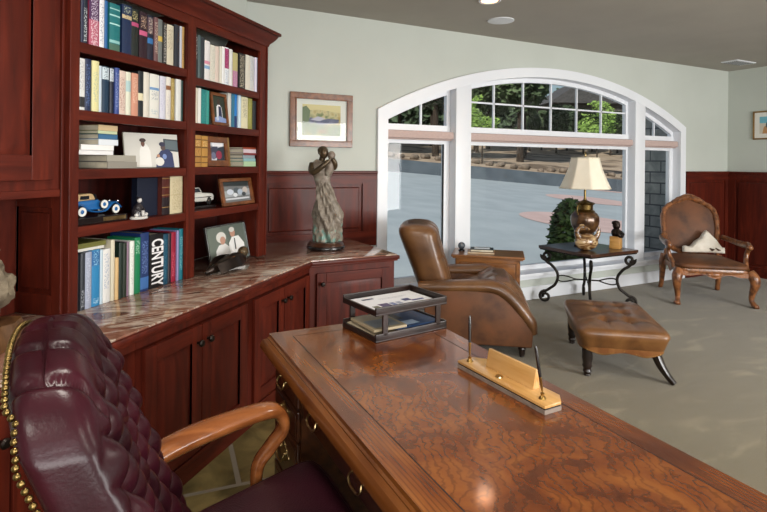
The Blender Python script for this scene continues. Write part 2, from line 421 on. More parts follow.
def lettering(base, ink, dens=.53):
    """illegible printed spine: dashes of ink on the cover colour"""
    key = 'spine_%s_%s' % (base.strip('#'), ink.strip('#'))
    if key in MATS: return MATS[key]
    m = bpy.data.materials.new(key); m.use_nodes = True; nt = m.node_tree; L = nt.links; b = nt.nodes['Principled BSDF']
    tc = nt.nodes.new('ShaderNodeTexCoord'); mp = nt.nodes.new('ShaderNodeMapping'); mp.inputs['Scale'].default_value = (150, 1, 150)
    n = nt.nodes.new('ShaderNodeTexNoise'); n.inputs['Scale'].default_value = 1.0; n.inputs['Detail'].default_value = 1.5
    r = nt.nodes.new('ShaderNodeValToRGB'); r.color_ramp.elements[0].position = dens - .02; r.color_ramp.elements[1].position = dens + .02
    r.color_ramp.elements[0].color = lin(base); mixc = tuple(a * .35 + q * .65 for a, q in zip(lin(base), lin(ink))); r.color_ramp.elements[1].color = mixc
    L.new(tc.outputs['Object'], mp.inputs['Vector']); L.new(mp.outputs['Vector'], n.inputs['Vector']); L.new(n.outputs['Fac'], r.inputs['Fac'])
    L.new(r.outputs['Color'], b.inputs['Base Color']); b.inputs['Roughness'].default_value = .4
    MATS[key] = m; return m
def flat(c, rough=.45, coat=0.0):
    key = 'cover_' + c.strip('#')
    return MATS.get(key) or M(key, c, rough=rough, coat=coat)
# ------------------------------------------------------------------ room shell
WY = 4.38; RX = 7.585; CZ = 2.735; RY = -2.3; LX = -3.2
WC, RO, ZC = 4.42, 4.727, -2.246           # window centre, outer arch radius, arch centre height
def arch(x, r): return ZC + math.sqrt(max(0, r * r - (x - WC) ** 2))
XL, XR, SILL = 2.31, 6.53, .30             # clear opening
RI = RO - .10
outline = [(LX, RY), (RX, RY), (RX, WY), (1.06, WY), (LX, LX + 3.28 + .04)]
b = MB('carpet'); b.prism([(1.15, RY), (RX, RY), (RX, WY + .15), (1.15, WY + .15)], -.06, 0, 'Z'); struct(b.build('floor'))
b = MB('slate'); b.prism([(LX, RY), (1.15, RY), (1.15, WY + .15), (LX, .2)], -.06, -.001, 'Z'); struct(b.build('floor_tile'))
b = MB('ceiling_paint'); b.prism([(LX - .1, RY - .1), (RX + .1, RY - .1), (RX + .1, WY + .15), (1.0, WY + .15), (LX - .1, .15)], CZ, CZ + .1, 'Z'); struct(b.build('ceiling'))
# window wall with arched opening
b = MB('wall_paint')
xs = [XL + (XR - XL) * i / 48 for i in range(49)]
o0, o1 = XL - .03, XR + .03
for Y0 in (WY, WY + .15):
    b.quad((1.02, Y0, 0), (o0, Y0, 0), (o0, Y0, CZ), (1.02, Y0, CZ))
    b.quad((o1, Y0, 0), (RX + .1, Y0, 0), (RX + .1, Y0, CZ), (o1, Y0, CZ))
    b.quad((o0, Y0, 0), (o1, Y0, 0), (o1, Y0, SILL - .03), (o0, Y0, SILL - .03))
    xx = [o0] + xs[1:-1] + [o1]
    for i in range(48):
        xa, xb = xx[i], xx[i + 1]
        b.quad((xa, Y0, arch(xa, RI + .03)), (xb, Y0, arch(xb, RI + .03)), (xb, Y0, CZ), (xa, Y0, CZ))
struct(b.build('wall_window', recalc=False))
b = MB('wall_paint'); b.t(sd(2.9, 2.32), A45).box(-5.2, .83, 0, .1, 0, CZ); b.t(); struct(b.build('wall_angled'))
b = MB('wall_paint'); b.box(RX, RX + .12, RY - .1, WY + .15, 0, CZ); struct(b.build('wall_right'))
# rear wall behind the camera has a tall daylight opening, a smaller one is added as bookcase fill
b = MB('wall_paint')
ox0, ox1, oz0, oz1 = 3.6, 6.4, .25, 2.35
b.box(LX, -1.2, RY - .12, RY, 0, CZ); b.box(1.4, ox0, RY - .12, RY, 0, CZ); b.box(-1.2, 1.4, RY - .12, RY, 0, .7); b.box(-1.2, 1.4, RY - .12, RY, 2.35, CZ); b.box(ox1, RX, RY - .12, RY, 0, CZ); b.box(ox0, ox1, RY - .12, RY, 0, oz0); b.box(ox0, ox1, RY - .12, RY, oz1, CZ)
struct(b.build('wall_rear'))
b = MB('white_trim')
for x in (ox0, (ox0 + ox1) / 2 - .03, ox1 - .06): b.box(x, x + .06, RY - .1, RY + .01, oz0, oz1)
for z in (oz0, oz1 - .06): b.box(ox0, ox1, RY - .1, RY + .01, z, z + .06)
struct(b.build('window_2'))
b = MB('white_trim')
for x in (-1.2, .07, 1.34): b.box(x, x + .06, RY - .1, RY + .01, .7, oz1)
for z in (.7, oz1 - .06): b.box(-1.2, 1.4, RY - .1, RY + .01, z, z + .06)
struct(b.build('window_fill'))  # unseen window, added to throw frontal fill onto the bookcase
b = MB('wall_paint'); b.box(LX - .12, LX, RY, .1, 0, CZ); struct(b.build('wall_left'))

# ------------------------------------------------------------------ arched window
win = sempty('window_1', 'broad white arched window in three bays over the driveway')
b = MB('white_trim')
# casing: arched band, legs
n = 60
cl, cr = WC - 2.213, WC + 2.213
def band(bm, xa, xb, rin, rout, y0, y1, n=60):
    def f(i, k):
        x = xa + (xb - xa) * i / n
        z = [arch(x, rin), arch(x, rout), arch(x, rout), arch(x, rin)][k]
        return (x, [y0, y0, y1, y1][k], z)
    vs = [f(i, k) for i in range(n + 1) for k in range(4)]; fs = []
    for i in range(n):
        for k in range(4):
            l = (k + 1) % 4; fs.append([i * 4 + k, (i + 1) * 4 + k, (i + 1) * 4 + l, i * 4 + l])
    fs += [[0, 1, 2, 3], [n * 4 + 3, n * 4 + 2, n * 4 + 1, n * 4]]
    bm.add(vs, fs)
band(b, cl, cr, RI, RO, WY - .03, WY + .02)
band(b, XL, XR, RI, RI + .025, WY, WY + .11)
for xa, xb in ((cl, XL), (XR, cr)):
    b.prism([(xa, .0), (xb, .0), (xb, arch(xb, RI)), (xa, arch(xa, RI))], WY - .03, WY + .02, 'Y')
b.build('casing', win)
b = MB('white_trim')
for xa, xb in ((XL - .025, XL), (XR, XR + .025)):
    b.box(xa, xb, WY + .0205, WY + .12, SILL - .02, arch(XL, RI))
b.build('jamb', win)
for nm, xa, xb in (('mullion_post', 3.062, 3.245), ('mullion_post', 5.673, 5.849)):
    b = MB('white_trim'); b.prism([(xa, SILL - .02), (xb, SILL - .02), (xb, arch(xb, RI) + .015), (xa, arch(xa, RI) + .015)], WY - .028, WY + .13, 'Y', .004); b.build(nm, win)
b = MB('white_trim'); b.box(cl - .02, cr + .02, WY - .10, WY + .13, SILL - .035, SILL, .008); b.box(cl, cr, WY - .05, WY, SILL - .075, SILL - .035, .006); b.build('window_sill', win)
G = WY + .105
bays = [(XL, 3.062), (3.245, 5.673), (5.849, XR)]
verts = [[2.735], [3.625, 4.023, 4.427, 4.825, 5.225], [6.18]]
for k, (xa, xb) in enumerate(bays):
    fr = .045
    b = MB('white_trim')                                              # lower sash
    b.box(xa + .005, xb - .005, G - .0235, G + .0235, SILL + .001, SILL + .05); b.box(xa + .005, xb - .005, G - .0235, G + .0235, 1.63, 1.679)
    sl = .03 if k != 1 else .012
    b.box(xa + .0005, xa + sl, G - .025, G + .025, SILL + .0005, 1.6795); b.box(xb - (.065 if k != 1 else .03), xb - .0005, G - .025, G + .025, SILL + .0005, 1.6795)
    b.build('sash', win)
    b = MB('white_trim'); b.box(xa + .001, xb - .001, G - .035, G + .03, 1.68, 1.812); b.build('transom_bar', win)
    b = MB('white_trim')
    band(b, xa + .0015, xb - .0015, RI - .045, RI + .01, G - .0235, G + .0235, 24)
    for (x0, x1) in ((xa + .0005, xa + .018), (xb - .04, xb - .0005)):
        b.prism([(x0, 1.81), (x1, 1.81), (x1, arch(x1, RI) - .003), (x0, arch(x0, RI) - .003)], G - .025, G + .025, 'Y')
    for x in verts[k]: b.box(x - .008, x + .008, G - .012, G + .012, 1.81, arch(x, RI - .03))
    if k == 1: b.box(xa, xb, G - .012, G + .012, 2.062, 2.078)
    b.build('transom_sash', win)
    b = MB('window_glass'); b.quad((xa, G, SILL), (xb, G, SILL), (xb, G, 1.66), (xa, G, 1.66)); b.build('pane', win)
    b = MB('window_glass'); m = 16
    for i in range(m):
        x0 = xa + (xb - xa) * i / m; x1 = xa + (xb - xa) * (i + 1) / m
        b.quad((x0, G, 1.8), (x1, G, 1.8), (x1, G, arch(x1, RI - .02)), (x0, G, arch(x0, RI - .02)))
    b.build('pane', win)
    if k == 0:
        b = MB('rubber'); b.box(xb - .075, xb - .066, G - .02, G - .005, SILL + .05, 1.63); b.build('screen_track', win)
# roller shades pulled up
for k, (xa, xb) in enumerate(bays):
    lab = ['short rolled shade above the side pane by the framed watercolour', 'long rolled shade across the wide middle pane', 'short rolled shade above the pane that shows grey stone'][k]
    sh = thing('roller_shade', lab, 'shade', ((xa + xb) / 2, WY + .035, 1.665), 0, 'rolled window shades')
    w = (xb - xa) / 2 - .004
    b = MB('shade_fabric'); b.box(-w, w, -.035, .03, .012, .085, .012); b.build('cassette', sh)
    b = MB('shade_fabric'); b.tube([(-w + .01, .0, .007), (w - .01, .0, .007)], .008, 8); b.build('hem_bar', sh)
# baseboards
def base(nm, pts):
    b = MB('white_trim')
    (x0, y0), (x1, y1) = pts
    b.box(min(x0, x1), max(x0, x1), min(y0, y1), max(y0, y1), 0, .14, .006); return struct(b.build(nm))
base('baseboard_window', ((1.95, WY - .02), (6.66, WY)))
# wainscot
def wains(nm, length, loc, rz, panels, z0=0.0):
    """local: x along wall, -y into the room"""
    b = MB('cherry_v'); b.t(loc, rz)
    b.box(0, length, -.012, 0, z0, 1.34)
    b.m('cherry_x'); b.box(0, length, -.03, 0, 1.255, 1.345); b.box(0, length, -.03, 0, z0, z0 + .13)
    b.box(0, length, -.052, 0, 1.345, 1.368, .006); b.box(0, length, -.04, 0, 1.33, 1.346, .004)
    b.m('cherry_v')
    prev = 0
    for (a, c) in panels:
        b.box(prev, a, -.0295, -.001, z0 + .128, 1.257); prev = c
        b.box(a + .03, c - .03, -.027, 0, z0 + .16, 1.225, .014)
    b.box(prev, length, -.0295, -.001, z0 + .128, 1.257)
    b.t(); return struct(b.build(nm))
wains('trim_1', 1.14, (1.06, WY, 0), 0, [(.12, 1.0)], .70)
wains('trim_2', RX - 6.655, (6.655, WY, 0), 0, [(.06, .84)])
wains('trim_3', 5.0, (RX, WY, 0), -PI / 2, [(.12, 1.0), (1.12, 2.0), (2.12, 3.0)])
# ceiling fixtures
def can(x, y, lab, on=True):
    t = thing('recessed_light', lab, 'ceiling light', (x, y, CZ), 0, 'recessed ceiling lights')
    b = MB('white_trim'); b.lathe([(.062, .0), (.085, .0), (.09, -.006), (.085, -.01), (.066, -.008), (.06, .0)], 28); b.build('trim_ring', t)
    if 'lamp_glow' not in MATS: M('lamp_glow', '#ffd9a8', emit=4)
    b = MB('lamp_glow'); b.lathe([(.0, -.003), (.06, -.003)], 28); b.build('bulb', t)
    l = bpy.data.lights.new('spot', 'SPOT'); l.energy = CAN_W; l.color = (1, .84, .66); l.spot_size = 2.3; l.spot_blend = .7; l.shadow_soft_size = .06
    o = bpy.data.objects.new('downlight', l); COL.objects.link(o); o.location = (x, y, CZ - .03)
CAN_W = 10
can(2.70, 3.40, 'lit recessed ceiling light next to the round ceiling speaker')
can(1.72, 3.42, 'recessed ceiling light cut by the top edge above the watercolour')
sp = thing('ceiling_speaker', 'round grey speaker grille set flush in the ceiling', 'speaker', (3.17, 3.83, CZ))
b = MB('white_trim'); b.lathe([(.10, 0), (.118, 0), (.118, -.006), (.10, -.009)], 32); b.build('rim', sp)
M('grille_grey', '#8d8f90', rough=.7)
b = MB('grille_grey'); b.lathe([(.0, -.007), (.10, -.006)], 32); b.build('grille', sp)
vt = thing('ceiling_vent', 'flat white air vent in the ceiling above the far corner', 'vent', (7.0, 3.92, CZ))
b = MB('white_trim'); b.box(-.2, .2, -.1, .1, -.012, 0, .003); b.build('frame', vt)
b = MB('grille_grey')
for i in range(7): b.box(-.17, .17, -.078 + i * .025, -.066 + i * .025, -.016, -.008)
b.build('louvre', vt)

# ------------------------------------------------------------------ outdoors (axes: right / ahead of the house corner, metres)
CY_, SY_ = math.cos(math.radians(27.5)), math.sin(math.radians(27.5))
def out(r, f, z): return (r * CY_ + f * SY_, -r * SY_ + f * CY_, z)
def drive(r, f): return -.081 * r + .039 * f - .446 - (0.02 if f < 0 else 0)
M('concrete', '#adb6b9', '#a0aaae', ns=.8, detail=6, rough=.8)
M('pink_concrete', '#d0b5ae', '#c6aaa3', ns=2, rough=.8)
M('road_wall', '#4b545c', '#59626a', (1, 1, 1), 1.2, 5, rough=.85)
M('dry_ground', '#a8937c', '#6f5d4b', ns=.35, detail=8, rough=.95, lo=.4, hi=.6, c3='#b9a48c')
M('boulder', '#8a7a6a', '#5d5247', ns=2, detail=6, rough=.9)
M('bark', '#2d241d', '#463a30', (3, 3, .6), 4, rough=.95)
M('pine_leaf', '#43563a', '#63774f', ns=.8, detail=5, rough=.8)
M('dark_leaf', '#384b34', '#55694a', ns=.8, detail=5, rough=.8)
M('young_leaf', '#76993f', '#9ab95c', ns=2, detail=4, rough=.7)
M('shrub_leaf', '#26391c', '#47602a', ns=9, detail=4, rough=.7)
M('roof_shingle', '#5c5a5a', '#4a4949', ns=3, rough=.9)
M('far_siding', '#6f6a63', '#645f58', ns=2, rough=.9)
b = MB('concrete')
b.grid(lambda u, v: (lambda r, f: out(r, f, drive(r, f)))(-25 + 65 * u, 3.9 + 31.1 * v), 14, 12)
dv = struct(b.build('driveway'))
def disc(r0, f0, rad):
    b = MB('pink_concrete'); vs = []
    for i in range(40):
        a = 2 * PI * i / 40; r, f = r0 + rad * math.cos(a), f0 + rad * math.sin(a)
        vs.append(out(r, f, drive(r, f) + .012))
    b.add(vs, [list(range(40))]); return b.build('round_inlay', dv)
def onground(px, py):
    u = (px - 383.5) / 540; v = (py - 162 - .01 * (px - 383.5)) / 540
    f = (1.45 + .446) / (v + .039 - .081 * u); return u * f, f
for (px, py, rad) in ((588, 222.5, 2.0), (590, 200, 2.0), (600, 189.5, 2.0)):
    r, f = onground(px, py); disc(r, f, rad)
# retaining wall across the far side of the drive
b = MB('road_wall'); N = 20
for i in range(N):
    ra = -25 + 65 * i / N; rb = -25 + 65 * (i + 1) / N
    za, zb = drive(ra, 34.8), drive(rb, 34.8); P = []
    for (r, z) in ((ra, za), (rb, zb)):
        P += [out(r, 34.6, z - .3), out(r, 34.6, z + .8), out(r, 35.1, z + .8), out(r, 35.1, z - .3)]
    b.add(P, [[0, 4, 5, 1], [1, 5, 6, 2], [2, 6, 7, 3]])
rw = b.build('retaining_wall'); tag(rw, 'low dark grey retaining wall along the far edge of the driveway', 'wall')
def yard(r, f):
    s = (f - 35) / 50; return (drive(r, 34.8) + .75) * (1 - min(1, s)) + s * 4.4 + max(0, s - .8) * 3 + .25 * noise.noise((r * .2, f * .2, 0))
b = MB('dry_ground')
b.grid(lambda u, v: (lambda r, f: out(r, f, yard(r, f)))(-40 + 120 * u, 35 + 85 * v ** 1.5), 40, 30)
struct(b.build('ground'))
# boulders along the wall top
bmesh_r = []
for k in range(3):
    b = MB('boulder'); o = Vector((k * 7.3, 2.1, 0))
    b.ball((0, 0, .2), (.5, .4, .32), 14, 10, lambda p: 1 + .35 * noise.noise(p * 1.4 + o)); bmesh_r.append(b)
src = []
for k in range(26):
    r = -3 + k * .85 + RND.uniform(-.06, .06); f = 35.9 + RND.uniform(0, 1.2) + (.9 if k % 2 else 0)
    if k < 3:
        o = bmesh_r[k].build('boulder'); tag(o, 'tan boulder in the row lying along the top of the dark wall', 'boulder', 'boulders above the wall'); src.append(o)
    else:
        o = src[k % 3].copy(); COL.objects.link(o)
    o.location = out(r, f, yard(r, f)); o.rotation_euler = (0, 0, RND.uniform(0, 6)); sc = RND.uniform(.5, .9); o.scale = (sc, sc, sc)
# trees
def foliage(mat, cr, n, size, seed, flat_=1.0):
    rn = random.Random(seed); b = MB(mat); vs = []; fs = []
    for _ in range(n):
        while True:
            p = Vector((rn.uniform(-1, 1), rn.uniform(-1, 1), rn.uniform(-1, 1)))
            if p.length < 1: break
        p = p * (p.length ** -.35 if p.length > .05 else 1)
        q = Vector((p.x * cr[0], p.y * cr[1], p.z * cr[2]))
        if noise.noise(q * .55 + Vector((seed, 0, 0))) < -.22: continue
        a = Vector((rn.gauss(0, 1), rn.gauss(0, 1), rn.gauss(0, .6))).normalized(); c = a.orthogonal().normalized()
        s = size * rn.uniform(.5, 1.2); o = len(vs)
        vs += [q - a * s, q + c * s * .5, q + a * s, q - c * s * .5]; fs.append([o, o + 1, o + 2, o + 3])
    b.add(vs, fs); return b
protos = []
for k, (mt, cr, n, sz) in enumerate((('pine_leaf', (3.1, 3.1, 5.6), 9000, .42), ('dark_leaf', (3.3, 3.3, 5.2), 9500, .44), ('pine_leaf', (3.0, 3.0, 6.0), 9000, .40))):
    t = thing('pine_tree', 'dark green pine in the grove of trunks beyond the drive', 'tree', (0, 0, 0), 0, 'pines beyond the driveway')
    b = MB('bark'); b.tube([(0, 0, -.6), (.03, .02, 2), (-.04, .05, 5), (0, 0, 10)], [.34, .27, .2, .08], 10); b.build('trunk', t)
    f = foliage(mt, cr, n, sz, 20 + k).build('foliage', t, recalc=False); f.location = (0, 0, 3.6 + cr[2]); f['kind'] = 'stuff'
    protos.append(t)
spots = []
rn = random.Random(5)
for row, (f0, step, r0, r1) in enumerate(((45, 7.2, -3, 25), (54, 7.0, -7, 31), (63, 6.8, -3, 38), (72, 7.2, -8, 44), (82, 7.2, -5, 52))):
    r = r0
    while r < r1:
        spots.append((r + rn.uniform(-.3, .3), f0 + rn.uniform(-.8, .8))); r += step
ok_ = []
for r, f in spots:
    if all(math.hypot(r - a, f - c) > 6.9 for a, c in ok_): ok_.append((r, f))
spots = ok_
for i, (r, f) in enumerate(spots):
    if (f < 47 and 13 < r < 20) or (.27 < r / f < .46 and 60 < f < 90): continue                     # gap where the grey roof shows
    P = out(r, f, yard(r, f))
    if i < 3: protos[i].location = P; o = protos[i]
    else: o = dup(protos[i % 3], P, rn.uniform(0, 6))
    s = rn.uniform(.95, 1.08); sz_ = s * rn.uniform(1.0, 1.2)
    if .27 < r / f < .46: sz_ = (1.45 + .10 * f - P[2]) / 14.4; s = .75
    o.scale = (s, s, sz_)
for row, f in enumerate((67, 71.5)):
    for k in range(9):
        r = f * .27 + 1.6 * row + k * 3.35
        if r > f * .45: break
        P = out(r, f, yard(r, f)); o = dup(protos[k % 3], P, k * 1.3); h = 1.45 + .098 * f + (1 if k % 3 == 1 else 0) - P[2]; o.scale = (.46, .46, h / 14.6); o['label'] = 'short young pine in front of the grey-roofed house'; o['group'] = 'short pines before the house'
rn = random.Random(9); b = MB('dark_leaf'); vs = []; fs = []
for _ in range(26000):
    r = rn.uniform(-22, 74); f = rn.uniform(96, 103); z0_ = yard(r, f); hh = 11 + 3.5 * noise.noise((r * .16, 0, 3)) + 2 * noise.noise((r * .6, 2, 0))
    if 26 < r < 46: hh -= 4.5
    q = Vector(out(r, f, z0_ + rn.random() ** .9 * hh)); a = Vector((rn.gauss(0, 1), rn.gauss(0, 1), rn.gauss(0, .8))).normalized(); c = a.orthogonal().normalized(); s_ = rn.uniform(.5, 1.1); o = len(vs)
    vs += [q - a * s_, q + c * s_ * .6, q + a * s_, q - c * s_ * .6]; fs.append([o, o + 1, o + 2, o + 3])
b.add(vs, fs); tl = b.build('treeline', None, recalc=False); tl['kind'] = 'stuff'; tl['label'] = 'distant dark green treeline behind the pines'
# two young bright trees
for k, (r, f, z, s) in enumerate(((7.2, 39.5, 4.9, 1.25), (15.6, 39.5, 4.5, 1.3))):
    t = thing('young_tree', ['bright lime-green young tree behind the first wide-pane column', 'bright lime-green young tree showing above the lamp'][k], 'tree', out(r, f, yard(r, f)), 0, 'young trees outside')
    b = MB('bark'); b.tube([(0, 0, -.2), (.02, 0, 1.2), (0, .02, 2.8)], [.06, .05, .03], 8); b.build('trunk', t)
    fo = foliage('young_leaf', (1.05 * s, 1.05 * s, 1.25 * s), 2600, .12, 40 + k).build('foliage', t, recalc=False); fo.location = (0, 0, z - yard(r, f)); fo['kind'] = 'stuff'
# neighbouring grey roof seen between the trees
h = thing('house', 'grey-roofed house seen through the trees at the arch top', 'house', out(31.0, 84, 4.4), math.radians(-24))
b = MB('far_siding'); b.box(-6, 6, -4, 4, -1.5, 6.2); b.build('wall', h)
b = MB('roof_shingle'); b.prism([(-7.2, 6.0), (7.2, 6.0), (3.2, 9.4), (-2.0, 9.4)], -4.8, 4.8, 'Y'); b.build('roof', h)
# stone wing of the house to the right of the window
o = MB('stone_block'); o.box(-.36, .36, 0, 4.0, 0, 3.9)
sw = o.build('house_wing', None, (6.72, 4.92, -.9), -PI / 2); tag(sw, 'grey stone block wall outside the narrow bay next to the armchair', 'wall')
b = MB('concrete'); b.box(1.5, 7.6, WY + .15, 7.2, -.62, -.6); struct(b.build('path'))
# narrow evergreen by the window
t = thing('columnar_shrub', 'tall dark green shrub outside the glass right behind the lamp', 'shrub', (5.72, 5.40, -.6))
b = MB('bark'); b.tube([(0, 0, 0), (0, 0, .5), (.02, 0, 1.4)], [.03, .025, .01], 8); b.build('stem', t)
fo = foliage('shrub_leaf', (.30, .30, .72), 4200, .055, 77).build('foliage', t, recalc=False); fo.location = (0, 0, .86); fo['kind'] = 'stuff'
# ------------------------------------------------------------------ built-in cabinets
KN = 'black_bronze'
def knob(parent, x, y, z):
    b = MB(KN); b.lathe([(.006, 0), (.006, .012), (.014, .018), (.0165, .026), (.012, .033), (.0, .035)], 16, (x, y, z), 'Y'); return b.build('knob', parent)
def raised_door(parent, x0, x1, z0, z1, y=0.0, hand=1, name='door', kz=None, with_knob=True, f=.068):
    """door face at y (front towards -y), 20 mm thick, raised centre panel"""
    b = MB('cherry_v')
    b.box(x0, x0 + f, y - .02, y, z0, z1, .003); b.box(x1 - f, x1, y - .02, y, z0, z1, .003)
    b.m('cherry_x'); b.box(x0 + f, x1 - f, y - .02, y, z0, z0 + f, .003); b.box(x0 + f, x1 - f, y - .02, y, z1 - f, z1, .003)
    b.m('cherry_v'); b.box(x0 + f, x1 - f, y - .006, y, z0 + f, z1 - f)
    xa, xb, za, zb = x0 + f + .004, x1 - f - .004, z0 + f + .004, z1 - f - .004; i = .042
    b.add([(xa, y - .007, za), (xb, y - .007, za), (xb, y - .007, zb), (xa, y - .007, zb),
           (xa + i, y - .019, za + i), (xb - i, y - .019, za + i), (xb - i, y - .019, zb - i), (xa + i, y - .019, zb - i)],
          [[0, 1, 5, 4], [1, 2, 6, 5], [2, 3, 7, 6], [3, 0, 4, 7], [4, 5, 6, 7]])
    d = b.build(name, parent)
    if with_knob:
        xk = (x1 - .034) if hand > 0 else (x0 + .034)
        knob(d, xk, y - .02, kz if kz is not None else z1 - .09)
    return d
def base_unit(lab, s0, s1, doors, group='base cabinets'):
    """floor cabinet along the slanting wall; doors = list of (x0,x1,hand)"""
    t = thing('base_cabinet', lab, 'cabinet', sd(s0, 1.565), A45)
    L = s1 - s0; D = 2.315 - 1.565
    b = MB('cherry_v'); b.box(0, L, .0, D, .0, .731); b.box(0, L, -.003, 0, .70, .731); b.build('carcass', t)
    b = MB('cherry_x')
    b.box(0, L, -.006, 0, 0, .095); b.box(0, L, -.012, 0, .075, .1, .004)
    b.build('plinth', t)
    for (x0, x1, h) in doors: raised_door(t, x0, x1, .115, .69, 0.0, h, kz=.615)
    return t
base_unit('cherry base cabinet mostly hidden behind the burgundy chair back', .75, 1.735, [(.03, .46, 1), (.47, .90, -1)])
base_unit('cherry base cabinet with two doors below the blue and white books', 1.737, 2.565, [(.033, .398, 1), (.404, .79, -1)])
base_unit('cherry base cabinet with two doors below the couple photograph', 2.567, 3.322, [(.035, .372, 1), (.378, .73, -1)])
# corner return under the statue
c0 = ((3.322 - 1.565) * Q, (3.322 + 1.565) * Q)
t = thing('base_cabinet', 'short cherry cabinet with one door under the bronze statue', 'cabinet', (c0[0], c0[1], 0))
L = 1.895 - c0[0]
b = MB('cherry_v'); b.prism([(0.002, 0), (L, 0), (L, WY - .03 - c0[1]), (-.18, WY - .03 - c0[1]), (-.50, .52)], 0, .731, 'Z'); b.build('carcass', t)
b = MB('cherry_x'); b.box(.01, L, -.006, 0, 0, .095); b.box(.01, L, -.012, 0, .075, .1, .004); b.build('plinth', t)
raised_door(t, .05, L - .04, .115, .69, 0, -1, kz=.62)
# stone-topped counter
ct = thing('countertop', 'red and cream marble counter running under the books and the statue', 'countertop', (0, 0, 0))
fr = 1.538
def P2(s, d): return (sd(s, d)[0], sd(s, d)[1])
ye = c0[1] - .025
ci = (ye - fr / Q) , ye                                               # inner corner of the front edge
xe = 1.93
def ctop(off, z0, z1, bm, bev):
    f = fr + off; y = ye + off; x = xe - off
    poly = [P2(.6, f), ((y - f / Q), y), (x, y), (x, WY - .035), (1.115, WY - .035), P2(.6, 2.312)]
    bm.prism(poly, z0, z1, 'Z', bev)
b = MB('cherry_x'); ctop(0, .744, .772, b, .006); ctop(.012, .732, .746, b, .003); b.build('edge_moulding', ct)
b = MB('red_marble'); ctop(.016, .768, .780, b, .002); b.build('marble_slab', ct)

# ------------------------------------------------------------------ bookcase
BS0, BS1, BD = 1.772, 3.42, 1.955
bk = thing('bookcase', 'tall cherry built-in bookcase of two bays with crown moulding', 'bookcase', sd(BS0, BD, .7805), A45)
def X(s): return s - BS0
def Zb(z): return z - .7805
DEP = 2.318 - BD
b = MB('cherry_v'); b.box(0, .022, .02, DEP, 0, Zb(2.27)); b.build('side_panel', bk)
b = MB('cherry_v')                                                    # framed end panel, seen from the left
for (y0, y1, z0, z1) in ((.02, .07, 0, 1.48), (.27, .34, 0, 1.48), (.07, .27, 0, .09), (.07, .27, .46, .56)): b.box(-.014, .0, y0, y1, z0, z1, .003)
b.box(-.010, 0, .092, .248, .112, .438, .006)
b.build('end_moulding', bk)
b = MB('cherry_v'); b.box(X(3.345), X(3.42), .02, DEP, 0, Zb(2.27)); b.build('side_panel', bk)
b = MB('cherry_v'); b.box(X(2.563), X(2.61), .02, DEP - .01, 0, Zb(2.27)); b.build('divider', bk)
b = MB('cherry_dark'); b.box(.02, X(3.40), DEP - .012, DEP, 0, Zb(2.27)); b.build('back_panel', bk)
b = MB('cherry_v')
for (s0, s1) in ((1.772, 1.829), (2.549, 2.622), (3.326, 3.42)): b.box(X(s0), X(s1), 0, .022, 0, Zb(2.272), .003)
for s in (1.779, 3.413): b.box(X(s) - .007, X(s) + .007, -.008, .004, 0, Zb(2.272), .003)
b.m('cherry_x'); b.box(X(1.772), X(3.42), .001, .022, Zb(2.212), Zb(2.272), .002); b.build('face_frame', bk)
b = MB('cherry_x')
crown = [(.0, 2.262), (-.008, 2.262), (-.012, 2.28), (-.03, 2.298), (-.05, 2.325), (-.058, 2.34), (-.072, 2.345), (-.072, 2.365), (.0, 2.365)]
n = len(crown); vs = []
A, B_ = X(1.772), X(3.42)
for (o, z) in crown:   # mitred around the right-hand end and the left
    vs += [(A + o * .0, DEP, Zb(z)), (A, o, Zb(z)), (B_ - o, o, Zb(z)), (B_ - o, DEP, Zb(z))]
fs = []
for i in range(n - 1):
    for k in range(1, 3): fs.append([i * 4 + k, i * 4 + k + 1, (i + 1) * 4 + k + 1, (i + 1) * 4 + k])
b.add(vs, fs); b.box(A, B_ - .0, 0.0, DEP, Zb(2.345), Zb(2.364)); b.build('crown_moulding', bk)
LB, RB = (1.831, 2.561), (2.612, 3.343)
SHL = [1.958, 1.664, 1.406, 1.155]; SHR = [1.925, 1.664, 1.410, 1.155]
for (s0, s1), zs in ((LB, SHL), (RB, SHR)):
    for z in zs:
        b = MB('cherry_x'); b.box(X(s0 - .006 if s0 < 2 else s0), X(s1), .024, DEP - .014, Zb(z - .022), Zb(z))
        b.box(X(s0 - .002 if s0 < 2 else 2.6225), X(2.5485 if s0 < 2 else 3.3255), .004, .0265, Zb(z - .045), Zb(z), .003); b.build('shelf', bk)
# left hutch: upper cabinet and panelled back
hu = thing('upper_cabinet', 'cherry upper cabinet with a raised panel door beside the bookcase', 'cabinet', sd(.75, 1.985, 1.303), A45)
W = 1.757 - .75
b = MB('cherry_v'); b.box(0, W - .002, .0, .33, 0, 1.06); b.build('carcass', hu)
b = MB('cherry_x'); b.box(0, W - .002, -.01, 0, -.012, .02, .004); b.build('light_rail', hu)
raised_door(hu, .03, .49, .06, 1.02, 0, 1, with_knob=False, f=.1); raised_door(hu, .50, W - .04, .06, 1.02, 0, -1, with_knob=False, f=.1)
hb = thing('hutch_back', 'cherry back panel behind the pale carved rock', 'panel', sd(.75, 2.222, .7805), A45)
b = MB('cherry_v'); b.box(0, W - .004, 0, .09, 0, .51); b.build('board', hb)

